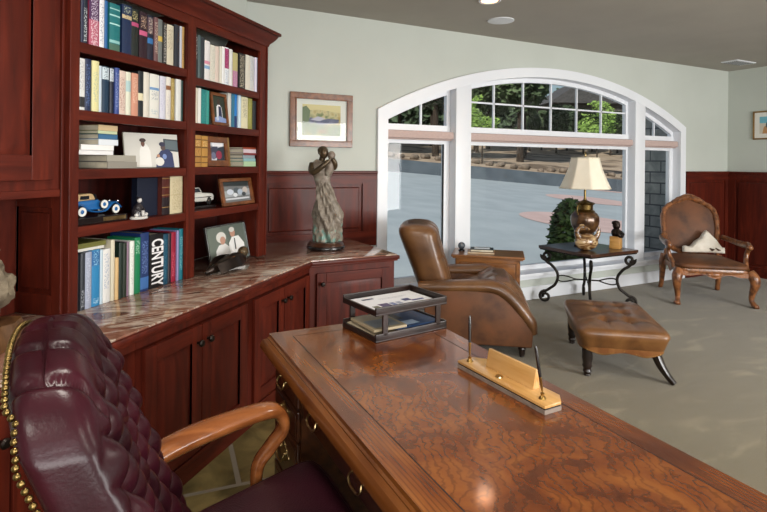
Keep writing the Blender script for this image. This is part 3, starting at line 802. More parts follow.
# ------------------------------------------------------------------ books
def book_mesh(w, h, dep, cover, bands=(), ink=None, pagec='page'):
    """origin: bottom left of the spine; x thickness, y into the shelf. bands: (z0,z1,colour[,ink]) fractions of the height"""
    cm = flat(cover)
    c = MB(cm); t = min(.0028, w * .16)
    c.box(0, t, .002, dep, 0, h); c.box(w - t, w, .002, dep, 0, h)
    # rounded spine in strips so that the printed fields follow it
    cuts = sorted(set([0, 1] + [z for bd in bands for z in bd[:2]]))
    nx = 6
    def sy(i): u = i / nx * 2 - 1; return .0045 - .0045 * (1 - u * u) ** .5 if False else -.0035 * (1 - u * u)
    for k in range(len(cuts) - 1):
        za, zb = cuts[k] * h, cuts[k + 1] * h; mid = (cuts[k] + cuts[k + 1]) / 2
        col, ik = cover, ink
        for bd in bands:
            if bd[0] <= mid <= bd[1]: col = bd[2]; ik = bd[3] if len(bd) > 3 else None
        for i in range(nx):
            if ik and 1 <= i < nx - 1 and w > .012: c.m(lettering(col, ik))
            else: c.m(flat(col))
            xa, xb = w * i / nx, w * (i + 1) / nx
            c.quad((xa, sy(i), za), (xb, sy(i + 1), za), (xb, sy(i + 1), zb), (xa, sy(i), zb))
    c.m(cm)
    for i in range(nx):
        xa, xb = w * i / nx, w * (i + 1) / nx
        for z in (0, h): c.quad((xa, sy(i), z), (xb, sy(i + 1), z), (xb, .004, z), (xa, .004, z))
    p = MB(pagec); p.box(t, w - t, .002, dep - .006, .003, h - .005)
    return c, p
def shelf_row(rows, z, d, bay, group, fit=True):
    a0 = rows[0][0]; a1 = rows[-1][0] + rows[-1][1]
    lo, hi = bay
    k = (hi - lo) / (a1 - a0) if fit else 1
    for i, r in enumerate(rows):
        s, w, h, cover, lab = r[:5]; bands = r[5] if len(r) > 5 else (); ink = r[6] if len(r) > 6 else None
        s2 = lo + (s - a0) * k if fit else s
        nxt = (lo + (rows[i + 1][0] - a0) * k if fit else rows[i + 1][0]) if i + 1 < len(rows) else s2 + w * k
        w2 = max(.007, min(w * k, nxt - s2) - .0012)
        dep = .15 + .05 * RND.random()
        c, p = book_mesh(w2, h, dep, cover, bands, ink)
        o = c.build('book', None, sd(s2, d + .008 * RND.random(), z + .0008), A45, ang=60)
        tag(o, lab, 'book', group); p.build('page_block', o)
        yield o
def go(*a, **k): return list(shelf_row(*a, **k))
TL = 'upright books, top shelf of the first bay'
go([(1.844, .014, .238, '#3f1428', 'thin maroon book against the end of the top shelf'),
    (1.858, .016, .236, '#1d2340', 'thin midnight-blue book second on the top shelf'),
    (1.874, .026, .232, '#15202f', 'black-blue book with white lettering beside the red and pink one', ((.06, .7, '#15202f', '#d9dde0'),)),
    (1.902, .058, .238, '#8a2f4a', 'red and pink book with big white script on the top shelf', ((.0, .5, '#b0576e', '#f0e6ea'), (.5, 1, '#4a2450', '#e8dfee'))),
    (1.963, .031, .228, '#e6e6ea', 'white book with small emblem on the top shelf', ((.1, .9, '#e6e6ea', '#7c7f9a'),)),
    (1.995, .02, .228, '#1f5c95', 'bright blue book between white and teal ones up top'),
    (2.022, .064, .226, '#1f6f73', 'wide teal book with pale bands on the top shelf', ((.18, .24, '#8dc0bd'), (.0, .16, '#4a6a5a'), (.56, .59, '#a9d6d2'), (.74, .77, '#a9d6d2'), (.88, .9, '#a9d6d2'))),
    (2.095, .061, .24, '#182a4c', 'navy volume with yellow title, first of the banded set', ((.72, .8, '#c9b58d', '#182a4c'), (.84, .97, '#182a4c', '#c7d1b4'))),
    (2.158, .053, .238, '#1c2422', 'black volume with pink band, second of the banded set', ((.64, .72, '#b04a72'), (.76, .95, '#1c2422', '#d8c98f'))),
    (2.213, .056, .238, '#2a1420', 'dark plum volume with pink band, third of the banded set', ((.5, .6, '#c25a80'), (.66, .92, '#2a1420', '#d7b9a0'))),
    (2.271, .042, .234, '#1d2033', 'dark volume with a blue band, fourth of the banded set', ((.38, .5, '#2f6ea8'), (.6, .95, '#53404a', '#d8c9b6'))),
    (2.315, .03, .234, '#6b4a4c', 'mauve-brown book beside the banded set', ((.2, .9, '#6b4a4c', '#d8c9b6'),)),
    (2.346, .035, .232, '#6d7270', 'grey book with a small gold emblem up top', ((.5, .62, '#c9ab4f'),)),
    (2.383, .028, .222, '#262423', 'black book with chequered white pattern up top', ((.05, .95, '#262423', '#cfcac2'),)),
    (2.412, .058, .222, '#cfc6b0', 'cream book with brown lettering on the top shelf', ((.4, .9, '#cfc6b0', '#8d7d63'),)),
    (2.472, .041, .235, '#2a2d36', 'charcoal book next to the cream one up top'),
    (2.515, .019, .235, '#b7b9c4', 'thin pale grey book near the end of the top shelf'),
    (2.534, .022, .236, '#b08a52', 'tan book last before the divider on the top shelf', ((.2, .8, '#b08a52', '#5a3e20'),))],
   1.958, 1.985, (1.846, LB[1] - .002), TL)
L2 = 'upright books, second shelf of the first bay'
go([(1.847, .038, .228, '#d8d8d6', 'white book with black block at its foot, second shelf', ((.06, .26, '#2b2b2e'), (.4, .95, '#d8d8d6', '#a8a8ae'))),
    (1.887, .035, .232, '#182648', 'navy book beside the pale yellow one, second shelf', ((.1, .9, '#182648', '#5f77a6'),)),
    (1.924, .04, .23, '#d8d29c', 'pale yellow-green book on the second shelf', ((.2, .8, '#d8d29c', '#9fb0a0'),)),
    (1.969, .017, .214, '#b9c6d2', 'thin pale blue book, second shelf'),
    (1.986, .039, .216, '#16324a', 'dark blue-green book with pale head, second shelf', ((.72, .98, '#c4d2da', '#16324a'),)),
    (2.03, .025, .216, '#171c2e', 'near-black book with pale head, second shelf', ((.7, .98, '#b9c2cc', '#171c2e'),)),
    (2.057, .028, .22, '#2f4486', 'royal blue book, second shelf', ((.1, .9, '#2f4486', '#8fa0cc'),)),
    (2.085, .047, .213, '#d6c3b6', 'blush book with red lettering, second shelf', ((.1, .85, '#d6c3b6', '#a06a62'),)),
    (2.133, .033, .213, '#d5d6c2', 'ivory-green book with a pale blue mark, second shelf', ((.55, .8, '#a8c4c4'),)),
    (2.167, .045, .213, '#c98f78', 'salmon book, second shelf', ((.3, .9, '#c98f78', '#e0c0a8'),)),
    (2.212, .037, .23, '#1b2226', 'black book with cream crescent emblem, second shelf', ((.36, .52, '#d8cfae'),)),
    (2.252, .039, .232, '#d8d3c6', 'cream book right after the black one, second shelf'),
    (2.292, .069, .23, '#dddcd4', 'wide white book with blue printed blocks, second shelf', ((.64, .7, '#6f96c0'), (.5, .62, '#dddcd4', '#6a7a90'), (.42, .48, '#dddcd4', '#60708a'), (.1, .2, '#dddcd4', '#7aa0b0'))),
    (2.37, .046, .23, '#cfcfdc', 'lavender-white book, second shelf', ((.2, .9, '#cfcfdc', '#b0aec6'),)),
    (2.416, .038, .232, '#dcd6cc', 'white book with a brown picture mark, second shelf', ((.7, .8, '#8a5a3a'), (.1, .6, '#dcd6cc', '#b8aeb4'))),
    (2.458, .03, .23, '#9c8648', 'olive-gold book, second shelf', ((.1, .9, '#9c8648', '#d0c08a'),)),
    (2.495, .043, .232, '#dadbd8', 'plain white book near the divider, second shelf'),
    (2.54, .02, .23, '#1f3b38', 'thin dark green book touching the divider, second shelf')],
   1.664, 1.985, (1.846, LB[1] - .002), L2)
R1 = 'upright books, top shelf of the second bay'
go([(2.654, .035, .248, '#26282a', 'black book with white lettering, first beyond the divider', ((.45, .98, '#26282a', '#c8c8c8'),)),
    (2.689, .027, .256, '#4c5c5e', 'slate grey-green book beyond the divider'),
    (2.716, .033, .25, '#2b3138', 'charcoal book before the white ones, second bay top'),
    (2.752, .054, .24, '#e2dedd', 'white book with pink and blue dots, second bay top', ((.42, .5, '#d48aa0'), (.3, .38, '#86a8cc'))),
    (2.809, .053, .226, '#d6d3c6', 'ivory book with grey pattern, second bay top', ((.1, .9, '#d6d3c6', '#b9b6a8'),)),
    (2.864, .039, .228, '#d8c6ba', 'pale pink-beige book, second bay top'),
    (2.904, .028, .234, '#d8d4c6', 'cream book beside the white one, second bay top'),
    (2.933, .032, .24, '#e4e4e4', 'plain white book before the magenta one, second bay top'),
    (2.966, .048, .242, '#dfe2e6', 'book with magenta upper half and white foot', ((.45, .97, '#93265c', '#c76f98'), (.05, .4, '#dfe2e6', '#6f88a8'))),
    (3.015, .039, .24, '#dededb', 'white book right of the magenta one'),
    (3.055, .058, .226, '#b8b07a', 'book with olive upper half and mauve lower half', ((.0, .48, '#b07a98', '#c9a0b8'),)),
    (3.119, .084, .236, '#1c1b1c', 'wide black book with cream ornaments, second bay top', ((.05, .95, '#1c1b1c', '#d5cdb4'),)),
    (3.207, .06, .24, '#d5d1c3', 'ivory book after the black ornamented one'),
    (3.268, .057, .242, '#c6c7c6', 'pale grey book near the end, second bay top', ((.3, .9, '#c6c7c6', '#8f98b0'),)),
    (3.326, .033, .242, '#d9d6e8', 'thin lavender-white book at the end, second bay top')],
   1.925, 1.985, (2.65, RB[1] - .003), R1)
R2 = 'upright books, second shelf of the second bay'
go([(2.657, .038, .207, '#d6cdbb', 'cream book first beyond the divider, second shelf'),
    (2.695, .029, .208, '#dfddd6', 'white book beside the teal ones, second bay'),
    (2.729, .057, .206, '#1d7a78', 'thick teal book beside the small portrait frame', ((.1, .9, '#1d7a78', '#3f9a94'),)),
    (2.788, .03, .204, '#2f8f84', 'slim sea-green book touching the small portrait frame')],
   1.664, 1.985, (2.65, 2.80), R2)
go([(3.0, .042, .218, '#c7c6c0', 'pale grey book right behind the portrait frame'),
    (3.042, .038, .218, '#2f6b86', 'blue-grey book between the pale grey and bright blue ones'),
    (3.081, .037, .218, '#2277c0', 'bright blue book, second bay second shelf', ((.0, .35, '#1a2f66'),)),
    (3.126, .035, .216, '#c8d8e4', 'ice-blue book, second bay second shelf'),
    (3.163, .083, .212, '#d5cfae', 'wide cream book with dark lettering, second bay second shelf', ((.35, .95, '#d5cfae', '#4a4740'),)),
    (3.251, .058, .21, '#8f8d48', 'olive green book, second bay second shelf', ((.1, .9, '#8f8d48', '#a9a766'),)),
    (3.318, .05, .2, '#33383c', 'dark grey book at the end, second bay second shelf')],
   1.664, 1.985, (2.99, RB[1] - .004), R2)
C5 = 'large books standing on the counter'
row5 = go([(1.866, .02, .248, '#1a1c22', 'black book at the very end of the counter row'),
    (1.886, .025, .252, '#2b3038', 'charcoal book with pale foot in the counter row', ((.05, .35, '#2b3038', '#aab0b8'),)),
    (1.912, .036, .252, '#9aa2b6', 'lavender-grey book in the counter row', ((.1, .9, '#9aa2b6', '#c2c8d6'),)),
    (1.949, .047, .256, '#2a7fb2', 'bright sky-blue book in the counter row', ((.72, .98, '#1f5f96', '#9fd0ea'), (.04, .14, '#2a7fb2', '#bfe0f0'))),
    (1.997, .018, .252, '#b6cad6', 'thin pale blue book beside the bright sky-blue one'),
    (2.016, .045, .25, '#dcdbd8', 'white book with grey-blue upright lettering', ((.25, .92, '#dcdbd8', '#7d94b0'),)),
    (2.061, .024, .288, '#ccc5ae', 'tall cream book in the counter row'),
    (2.085, .022, .2, '#cfae7a', 'short tan book in the counter row'),
    (2.108, .03, .268, '#14261e', 'dark bottle-green book in the counter row'),
    (2.139, .024, .262, '#1d2a1c', 'black-green book in the counter row'),
    (2.164, .015, .264, '#7f6478', 'thin mauve book in the counter row'),
    (2.18, .029, .266, '#dfe3dc', 'white book before the bright green one', ((.2, .9, '#dfe3dc', '#b0b8b0'),)),
    (2.21, .04, .278, '#12784c', 'bright green book in the counter row', ((.7, .95, '#12784c', '#bfe6d0'),)),
    (2.252, .06, .296, '#1a3264', 'tall royal blue book beside the big lettered one', ((.3, .86, '#1a3264', '#7f98cc'), (.04, .24, '#3f6ca8'))),
    (2.314, .105, .28, '#0e0e12', 'thick black book lettered CENTURY in white'),
    (2.421, .04, .27, '#15435a', 'dark petrol-blue book beside the lettered one', ((.1, .9, '#15435a', '#3a7890'),)),
    (2.463, .026, .27, '#261722', 'black-maroon book in the counter row'),
    (2.49, .04, .272, '#8f1a34', 'crimson book in the counter row', ((.1, .6, '#8f1a34', '#d6647a'),)),
    (2.531, .017, .278, '#8a82b0', 'thin lilac book in the counter row'),
    (2.549, .036, .284, '#1a6e7e', 'teal-blue book beside the divider on the counter', ((.2, .85, '#1a6e7e', '#8cc4c8'),))],
     .7805, 1.981, (1.848, LB[1] - .002), C5)
ce = row5[14]
wce = max(v.co.x for v in ce.data.vertices)
text('CENTURY', .118, flat('#e8e8ea'), ce, (wce * .5, -.0042, .132), (PI / 2, PI / 2, 0), 'title', off=.003, sx=.46)
# flat books
def flat_book(lab, loc, rz, L, Dp, h, cover, group=None, spine=None, name='book'):
    """lying: spine along -y side, L along x"""
    b = MB(flat(cover)); b.box(.0004, L - .0004, .0012, Dp, 0, .0025); b.box(.0004, L - .0004, .0012, Dp, h - .0025, h)
    b.m(flat(spine or cover)); b.box(0, L, 0, .0035, .0003, h - .0003)
    o = b.build('book', None, loc, rz); tag(o, lab, 'book', group)
    p = MB('page'); p.box(.004, L - .004, .004, Dp - .004, .0025, h - .0025); p.build('page_block', o); return o
z = .7805 + .2575
flat_book('olive book lying flat on top of the counter row', sd(1.85, 2.0, z + .012), A45, .175, .17, .022, '#6b6a34')
flat_book('white book lying flat under the olive one on the counter row', sd(1.845, 1.995, z), A45, .165, .18, .012, '#d0cfc8')
# lying stack, third shelf first bay
ST = 'books lying in the third-shelf stack'
z = 1.4068; base_s = 1.852
stk = [('long grey slab-like book lowest in the third-shelf stack', (2.012, .185), .24, .032, '#77736c', '#8d887e'),
       ('long grey book second from below in the third-shelf stack', (2.01, .183), .24, .030, '#858078', '#9d988c'),
       ('white-paged book resting on the grey pair', (1.856, .195), .15, .020, '#d0ccc8', '#e2e2e2'),
       ('white-paged book third shelf, under the red-edged one', (1.862, .186), .15, .024, '#d0ccc8', '#e8e6e4'),
       ('book with pale spine and blue band in the third-shelf stack', (1.962, .115), .18, .027, '#c0cad2', '#d6dce2'),
       ('dark blue book in the third-shelf stack', (1.964, .112), .18, .024, '#2c5070', '#3a668a'),
       ('pale green book in the third-shelf stack', (1.955, .112), .18, .014, '#8d9a7a', '#b9c4a0'),
       ('tan book topmost in the third-shelf stack', (1.96, .113), .18, .026, '#a08a68', '#c0aa84')]
for i, (lab, L, Dp, h, c, spn) in enumerate(stk):
    flat_book(lab, sd(L[0], 1.981 + .003 * (i % 3), z), A45, L[1], Dp, h, c, ST, spn); z += h + .0006
# lying stack, third shelf second bay
z = 1.4108
stk = [('pale green book lowest in the stack by the brown photo frame', .20, .16, .034, '#8fae8a', '#a9c49e'),
       ('teal-grey book second in the stack by the brown photo frame', .20, .16, .020, '#5d8a93', '#86aeb4'),
       ('grey book third in the stack by the brown photo frame', .20, .16, .022, '#4d565c', '#8d98a0'),
       ('black and red book in the stack by the brown photo frame', .21, .16, .013, '#3a1a1c', '#7c2f30'),
       ('pale pink-white book in the stack by the brown photo frame', .21, .16, .026, '#b9a7ae', '#cdbcc4'),
       ('dark orange-edged book topmost by the brown photo frame', .21, .16, .012, '#3a1712', '#8a3a1e')]
for i, (lab, L, Dp, h, c, spn) in enumerate(stk):
    flat_book(lab, sd(3.168 + .003 * (i % 2), 1.98 + .004 * (i % 3), z), A45, L - .048, Dp, h, c, 'books lying in the stack by the brown frame', spn); z += h + .0006
# gilt leather volumes
go([(2.642, .058, .185, '#a87a3e', 'gilt tan leather volume against the divider', ((.12, .15, '#5d3d1a'), (.3, .34, '#5d3d1a'), (.6, .64, '#5d3d1a'), (.85, .88, '#5d3d1a'), (.66, .83, '#a87a3e', '#e0c48a'), (.36, .58, '#b8894a', '#7d5424'))),
    (2.701, .056, .183, '#b0823f', 'gilt tan leather volume beside the brown photo frame', ((.12, .15, '#5d3d1a'), (.3, .34, '#5d3d1a'), (.6, .64, '#5d3d1a'), (.85, .88, '#5d3d1a'), (.66, .83, '#b0823f', '#e0c48a')))],
   1.410, 1.975, (2.646, 2.768), 'gilt leather volumes', True)
# fourth shelf, first bay: great dark book, red leather spine, parchment volume
go([(2.384, .062, .206, '#4d1d16', 'red-brown leather book with black foot on the fourth shelf', ((.0, .45, '#20141a'), (.18, .2, '#8a6a3a'), (.5, .52, '#8a6a3a'), (.7, .72, '#8a6a3a'), (.93, .95, '#8a6a3a'))),
    (2.448, .105, .208, '#c9bd9c', 'wide parchment-coloured volume beside the divider', ((.1, .9, '#c9bd9c', '#9c8c68'), (.48, .5, '#b5a782')))],
   1.155, 1.985, (2.388, LB[1] - .003), 'leather volumes on the fourth shelf')
o = MB(flat('#10182c')); o.box(0, .148, 0, .006, 0, .2, .001); o.box(0, .148, .03, .036, 0, .2, .001); o.m(flat('#0c1222')); o.box(.142, .148, 0, .036, 0, .2); o.box(0, .004, .0005, .0355, .0005, .1995)
bb = o.build('book', None, sd(2.238, 2.014, 1.1558), A45); tag(bb, 'large midnight-blue book facing forward behind the small figurine', 'book')
p = MB('page'); p.box(.006, .141, .0065, .0295, .003, .197); p.build('page_block', bb)
# ------------------------------------------------------------------ pictures and small things on the shelves
def ell(cx, cz, rx, rz, n=18, a=0.0):
    o = []
    for i in range(n):
        t = 2 * PI * i / n; x, z = rx * math.cos(t), rz * math.sin(t)
        o.append((cx + x * math.cos(a) - z * math.sin(a), cz + x * math.sin(a) + z * math.cos(a)))
    return o
def photo(parent, w, h, y, bg, shapes, name='photo', loc=None):
    """flat print facing -y; shapes = (colour, outline in 0..1 of the print)"""
    b = MB(bg if isinstance(bg, str) and bg in MATS else flat(bg))
    b.quad((0, y, 0), (w, y, 0), (w, y, h), (0, y, h))
    for k, (c, pl) in enumerate(shapes):
        b.m(c if c in MATS else flat(c))
        b.add([(min(1, max(0, x)) * w, y - .00025 * (k + 1), min(1, max(0, z)) * h) for x, z in pl], [list(range(len(pl)))])
    return b.build(name, parent, recalc=False)
def frame(parent, w, h, fw, ft, mat, y0=0.0, lip=.004):
    b = MB(mat)
    for (x0, x1, z0, z1) in ((0, w, 0, fw), (0, w, h - fw, h), (0, fw, fw, h - fw), (w - fw, w, fw, h - fw)):
        b.box(x0, x1, y0 - ft, y0, z0, z1, lip)
    return b.build('frame', parent)
def easel(parent, w, h, lean):
    b = MB('slot_dark'); b.box(.004, w - .004, .0, .003, .004, h - .004); b.build('backing', parent)
def leaning(name, lab, s, d, z, w, h, lean, cat='picture frame', yaw=0.0):
    t = thing(name, lab, cat, sd(s, d, z), A45 + yaw); t.rotation_euler = (-lean, 0, A45 + yaw); return t
# picture of two people, third shelf first bay (frameless, leaning)
t = leaning('photograph', 'large unframed print of two people on white, leaning on the third shelf', 2.25, 2.10, 1.4090, .335, .185, .16, 'photograph', yaw=-.33); t.scale = (.92, 1, .97)
b = MB('cream'); b.box(0, .335, .0, .012, 0, .19, .001); b.build('board', t)
photo(t, .335, .19, -.0006, '#cfccc4', [
    ('#3a4248', [(.72, .5), (1, .47), (1, .84), (.72, .86)]), ('#59666c', [(.75, .55), (.99, .52), (.99, .8), (.75, .82)]),
    ('#e6e4df', ell(.36, .36, .1, .34)), ('#e2e0da', [(.24, 0), (.47, 0), (.46, .5), (.28, .52)]), ('#6b4334', ell(.33, .70, .035, .1)), ('#3a2420', ell(.33, .79, .06, .06)),
    ('#26305a', [(.55, .0), (.9, .0), (.88, .42), (.8, .55), (.66, .5), (.56, .3)]), ('#53403c', ell(.70, .60, .045, .1)), ('#2a2a44', ell(.69, .69, .06, .07)), ('#d9d6cf', ell(.62, .17, .085, .13)),
    ('#7286b8', ell(.72, .32, .04, .08)), ('#b08468', ell(.6, .34, .03, .05))])
# small portrait in a slanting wooden frame, second bay second shelf
t = leaning('photo_frame', 'small golden-brown frame with a portrait beside the teal books', 2.815, 1.985, 1.665, .16, .2, .12)
frame(t, .168, .205, .02, .016, 'frame_wood'); easel(t, .168, .205, .1)
photo(t, .128, .165, -.006, '#2a3428', [('#d4d6da', [(.25, .2), (.75, .2), (.7, .6), (.5, .72), (.3, .6)]), ('#27304c', [(.4, .1), (.72, .1), (.66, .62), (.46, .62)]), ('#3c2d26', ell(.5, .78, .12, .12)), ('#7f93c0', [(0, 0), (1, 0), (1, .16), (.5, .24), (0, .16)]), ('#b9c4d4', ell(.3, .14, .12, .08))]).location = (.02, 0, .02)
# brown frame with red flower, third shelf second bay
t = leaning('photo_frame', 'broad brown frame with a small snapshot between gilt volumes and lying books', 2.785, 2.0, 1.4113, .21, .18, .1); t.scale = (1.1, 1, 1.04)
frame(t, .21, .178, .036, .018, 'frame_wood'); easel(t, .21, .178, .1)
b = MB('frame_gold'); b.box(.196, .211, -.02, -.017, 0, .178); b.build('gilt_edge', t)
photo(t, .14, .11, -.008, '#c6c8ce', [('#3b3f52', ell(.35, .5, .26, .4)), ('#28303c', [(.45, 0), (1, 0), (1, .8), (.6, .7)]), ('#8c2f48', ell(.62, .3, .2, .24)), ('#e2e2e6', [(.2, .75), (.9, .78), (.9, 1), (.2, 1)]), ('#6c6f88', ell(.25, .25, .15, .2))]).location = (.03, 0, .036)
# frame with street photo, fourth shelf second bay
t = leaning('photo_frame', 'light-brown wooden frame with a street snapshot beside the white model car', 2.936, 1.99, 1.1558, .3, .2, .2); t.scale = (1.3, 1, .93)
frame(t, .285, .192, .024, .018, 'frame_wood'); easel(t, .285, .192, .1)
photo(t, .237, .144, -.006, '#6d7072', [('#2d3436', [(0, .8), (1, .75), (1, 1), (0, 1)]), ('#9ba1a6', [(0, .25), (1, .3), (1, .62), (0, .55)]), ('#c9ccd2', [(.05, .12), (.95, .12), (.95, .2), (.05, .2)]), ('#c8d0dc', ell(.25, .5, .12, .14)), ('#50585e', ell(.5, .55, .12, .16)), ('#a7b4c4', ell(.62, .48, .1, .14)), ('#b9b1ac', ell(.82, .56, .1, .16)), ('#d9dde2', ell(.42, .34, .08, .1)), ('#3a4044', ell(.75, .36, .08, .1))]).location = (.024, 0, .024)
# couple portrait on the counter
t = leaning('photo_frame', 'silver-edged portrait of a couple in white standing on the marble counter', 2.838, 2.005, .7812, .33, .245, .2); t.scale = (1.2, 1, .98)
frame(t, .375, .262, .011, .014, 'silver'); easel(t, .375, .262, .1)
photo(t, .353, .24, -.006, '#5d665f', [('#6c756c', ell(.2, .6, .3, .4)), ('#e0e0de', [(.16, .0), (.56, .0), (.54, .38), (.42, .52), (.26, .5), (.17, .36)]), ('#e6e7e6', [(.5, .0), (.92, .0), (.93, .42), (.8, .66), (.62, .66), (.52, .5)]),
    ('#b98f7c', ell(.36, .62, .075, .12)), ('#d8d6d0', ell(.34, .70, .125, .15)), ('#b98f7c', ell(.37, .62, .07, .1)), ('#b88c78', ell(.645, .77, .07, .12)), ('#cfccc6', ell(.635, .86, .075, .07)), ('#3b3d42', [(.655, .3), (.69, .3), (.69, .6), (.665, .62)]), ('#c9cac8', [(.42, .1), (.56, .1), (.5, .4)])]).location = (.011, 0, .011)
# dark bronze bird lying before it
t = thing('bird_sculpture', 'dark bronze bird sculpture lying on the counter before the couple portrait', 'sculpture', sd(2.875, 1.868, .7852), A45); t.scale = (.9, .9, .88)
b = MB('black_bronze')
b.ball((.05, .02, .052), (.13, .055, .052), 20, 14, lambda p: 1 + .08 * noise.noise(p * 3))
b.tube(smooth_path([(-.02, .02, .05), (-.1, .02, .045), (-.17, .03, .03), (-.23, .05, .013)], 6), lerpr([.045, .035, .024, .008], 6), 10, ell=(1.2, .7)); b.build('body', t)
b = MB('bronze_skin'); b.ball((.16, .02, .095), (.045, .035, .04), 14, 10); b.tube([(.12, .02, .06), (.16, .02, .1)], [.04, .03], 10); b.tube([(.19, .02, .095), (.225, .02, .08)], [.012, .003], 8); b.build('head', t)
b = MB('black_bronze')
for sg in (-1, 1): b.grid(lambda u, v: (.11 - .3 * u, .02 + sg * (.03 + .04 * math.sin(u * PI) + .03 * v), .085 - .06 * v + .02 * math.sin(u * 3) - .02 * u), 12, 5)
b.build('wing', t)
t = thing('brass_figurine', 'small brass figurine in the dark corner left of the couple portrait', 'figurine', sd(2.70, 2.10, .7806), A45)
b = MB('antique_brass'); b.lathe([(.0, 0), (.022, 0), (.02, .012), (.01, .02), (.016, .04), (.02, .06), (.014, .078), (.007, .084), (.011, .095), (.008, .106), (0, .11)], 18); b.build('body', t)

# vintage model car on plinth, fourth shelf first bay
M('car_blue', '#1f5f9c', rough=.25, coat=.6); M('car_tan', '#b79b72', rough=.6); M('car_white', '#d5d4cc', rough=.25, coat=.5); M('chrome', '#c9ccd0', rough=.12, metal=1); M('tyre_white', '#d8d8d4', rough=.6); M('car_glass', '#1c2228', rough=.08, coat=.5); M('wine', '#4c1414', rough=.4)
def wheel(parent, x, y, z, r, white=True, w=.012):
    b = MB('rubber'); b.tube([(x + r * .82 * math.cos(2 * PI * i / 22), y, z + r * .82 * math.sin(2 * PI * i / 22)) for i in range(22)], r * .18, 8, closed=True)
    b.m('tyre_white' if white else 'rubber'); b.lathe([(r * .5, -.004), (r * .86, -.0045), (r * .86, .0045), (r * .5, .004)], 22, (x, y, z), 'Y')
    b.m('car_blue' if white else 'chrome'); b.lathe([(0, -.007), (r * .2, -.006), (r * .5, -.003), (r * .5, .003), (r * .2, .006), (0, .007)], 18, (x, y, z), 'Y'); return b.build('wheel', parent)
t = thing('model_car', 'blue vintage model car with tan hood and white-walled wheels', 'model car', sd(1.864, 2.045, 1.1558 + .033), A45); t.scale = (1.1, 1.08, 1.02)
b = MB('car_blue')
b.prism([(.0, .03), (.12, .026), (.2, .03), (.232, .034), (.232, .058), (.14, .062), (.125, .072), (.02, .07), (.0, .06)], -.02, .035, 'Y', .004); b.build('body', t)
b = MB('car_tan'); b.prism([(-.006, .068), (.112, .072), (.098, .098), (.085, .102), (.01, .1), (-.004, .09)], -.022, .037, 'Y', .006); b.build('hood', t)
b = MB('car_glass'); b.prism([(.03, .076), (.075, .076), (.075, .092), (.032, .092)], -.0235, .0385, 'Y'); b.prism([(.118, .07), (.122, .07), (.114, .097), (.11, .097)], -.018, .033, 'Y'); b.build('window', t)
for y in (-.03, .045):
    b = MB('car_blue'); b.tube(smooth_path([(-.012, y, .024), (-.002, y, .048), (.03, y, .052), (.058, y, .03), (.1, y, .018), (.15, y, .02), (.178, y, .046), (.206, y, .054), (.235, y, .03)], 5), .009, 8, ell=(1.3, .5), up=(0, 1, 0)); b.build('fender', t)
    for x in (.028, .205): wheel(t, x, y + (-.004 if y < 0 else .004), .0235, .0235)
wheel(t, .142, -.033, .05, .0225)
b = MB('chrome'); b.box(.232, .238, -.012, .027, .03, .06, .002)
for y in (-.016, .031): b.ball((.235, y, .058), .008, 10, 8)
b.build('radiator', t)
t = thing('display_plinth', 'black plinth with a brass plate under the blue model car', 'plinth', sd(1.85, 1.995, 1.1556), A45); t.scale = (1.12, 1, 1)
b = MB('black_lacquer'); b.box(-.005, .262, -.01, .11, 0, .032, .003); b.build('block', t)
b = MB('antique_brass'); b.box(.13, .25, -.012, -.0098, .008, .026); b.build('plate', t)
# seated figurine
M('china', '#c9c6c2', rough=.3, coat=.3); M('china_dark', '#2a2529', rough=.35, coat=.3)
t = thing('figurine', 'small black and white seated figurine on an oval base', 'figurine', sd(2.2, 1.968, 1.1556), A45)
b = MB('china'); b.lathe([(0, 0), (.05, 0), (.052, .006), (.046, .012), (0, .013)], 24, rfn=lambda a, z: 1 / math.sqrt(math.cos(a) ** 2 + (math.sin(a) * 1.5) ** 2)); b.build('base', t)
b = MB('china_dark'); b.tube(smooth_path([(-.004, .004, .012), (-.006, .006, .035), (.0, .004, .062), (.002, .002, .078)], 5), lerpr([.026, .025, .018, .007], 5), 12)
for sx in (-1, 1): b.tube(smooth_path([(.012 * sx, .0, .066), (.022 * sx, -.006, .05), (.01 * sx, -.022, .042)], 5), .006, 8)
b.build('coat', t)
b = MB('china'); b.ball((.002, .0, .092), (.011, .012, .014), 12, 9)
for x in (-.03, .034): b.ball((x, -.012, .02), (.012, .01, .009), 10, 8)
b.box(-.004, .012, -.026, -.012, .014, .042, .004); b.build('face', t)
b = MB('china_dark'); b.ball((.002, .003, .1), (.012, .012, .009), 12, 8); b.build('hair', t)
# white model car, fourth shelf second bay
t = thing('model_car', 'white nineteen-fifties model car seen nose-on beside the street snapshot', 'model car', sd(2.728, 2.09, 1.1558 + .018), A45 + .03); t.scale = (1.2, 1.1, 1.22)
b = MB('car_white'); b.prism([(-.02, .02), (.155, .016), (.188, .02), (.19, .044), (.175, .056), (.1, .062), (-.03, .064), (-.045, .05), (-.045, .024)], -.035, .035, 'Y', .008, 3); b.build('body', t)
b = MB('car_white'); b.prism([(-.03, .06), (.092, .06), (.066, .09), (.0, .092)], -.03, .03, 'Y', .006); b.build('roof', t)
b = MB('car_glass'); b.prism([(-.012, .066), (.074, .066), (.058, .086), (.004, .086)], -.0312, .0312, 'Y'); b.prism([(.0, .064), (.0905, .064), (.070, .0855), (.0, .0855)], -.024, .024, 'Y'); b.build('window', t)
b = MB('chrome'); b.tube([(.19, -.034, .024), (.196, 0, .023), (.19, .034, .024)], .005, 8); b.box(.187, .193, -.022, .022, .032, .042, .002)
for y in (-.026, .026): b.ball((.187, y, .044), .008, 10, 8)
b.box(-.03, .16, -.0365, -.035, .038, .042); b.build('bumper', t)
for x in (.0, .14):
    for y in (-.033, .033): wheel(t, x, y, .0195, .0195, False)
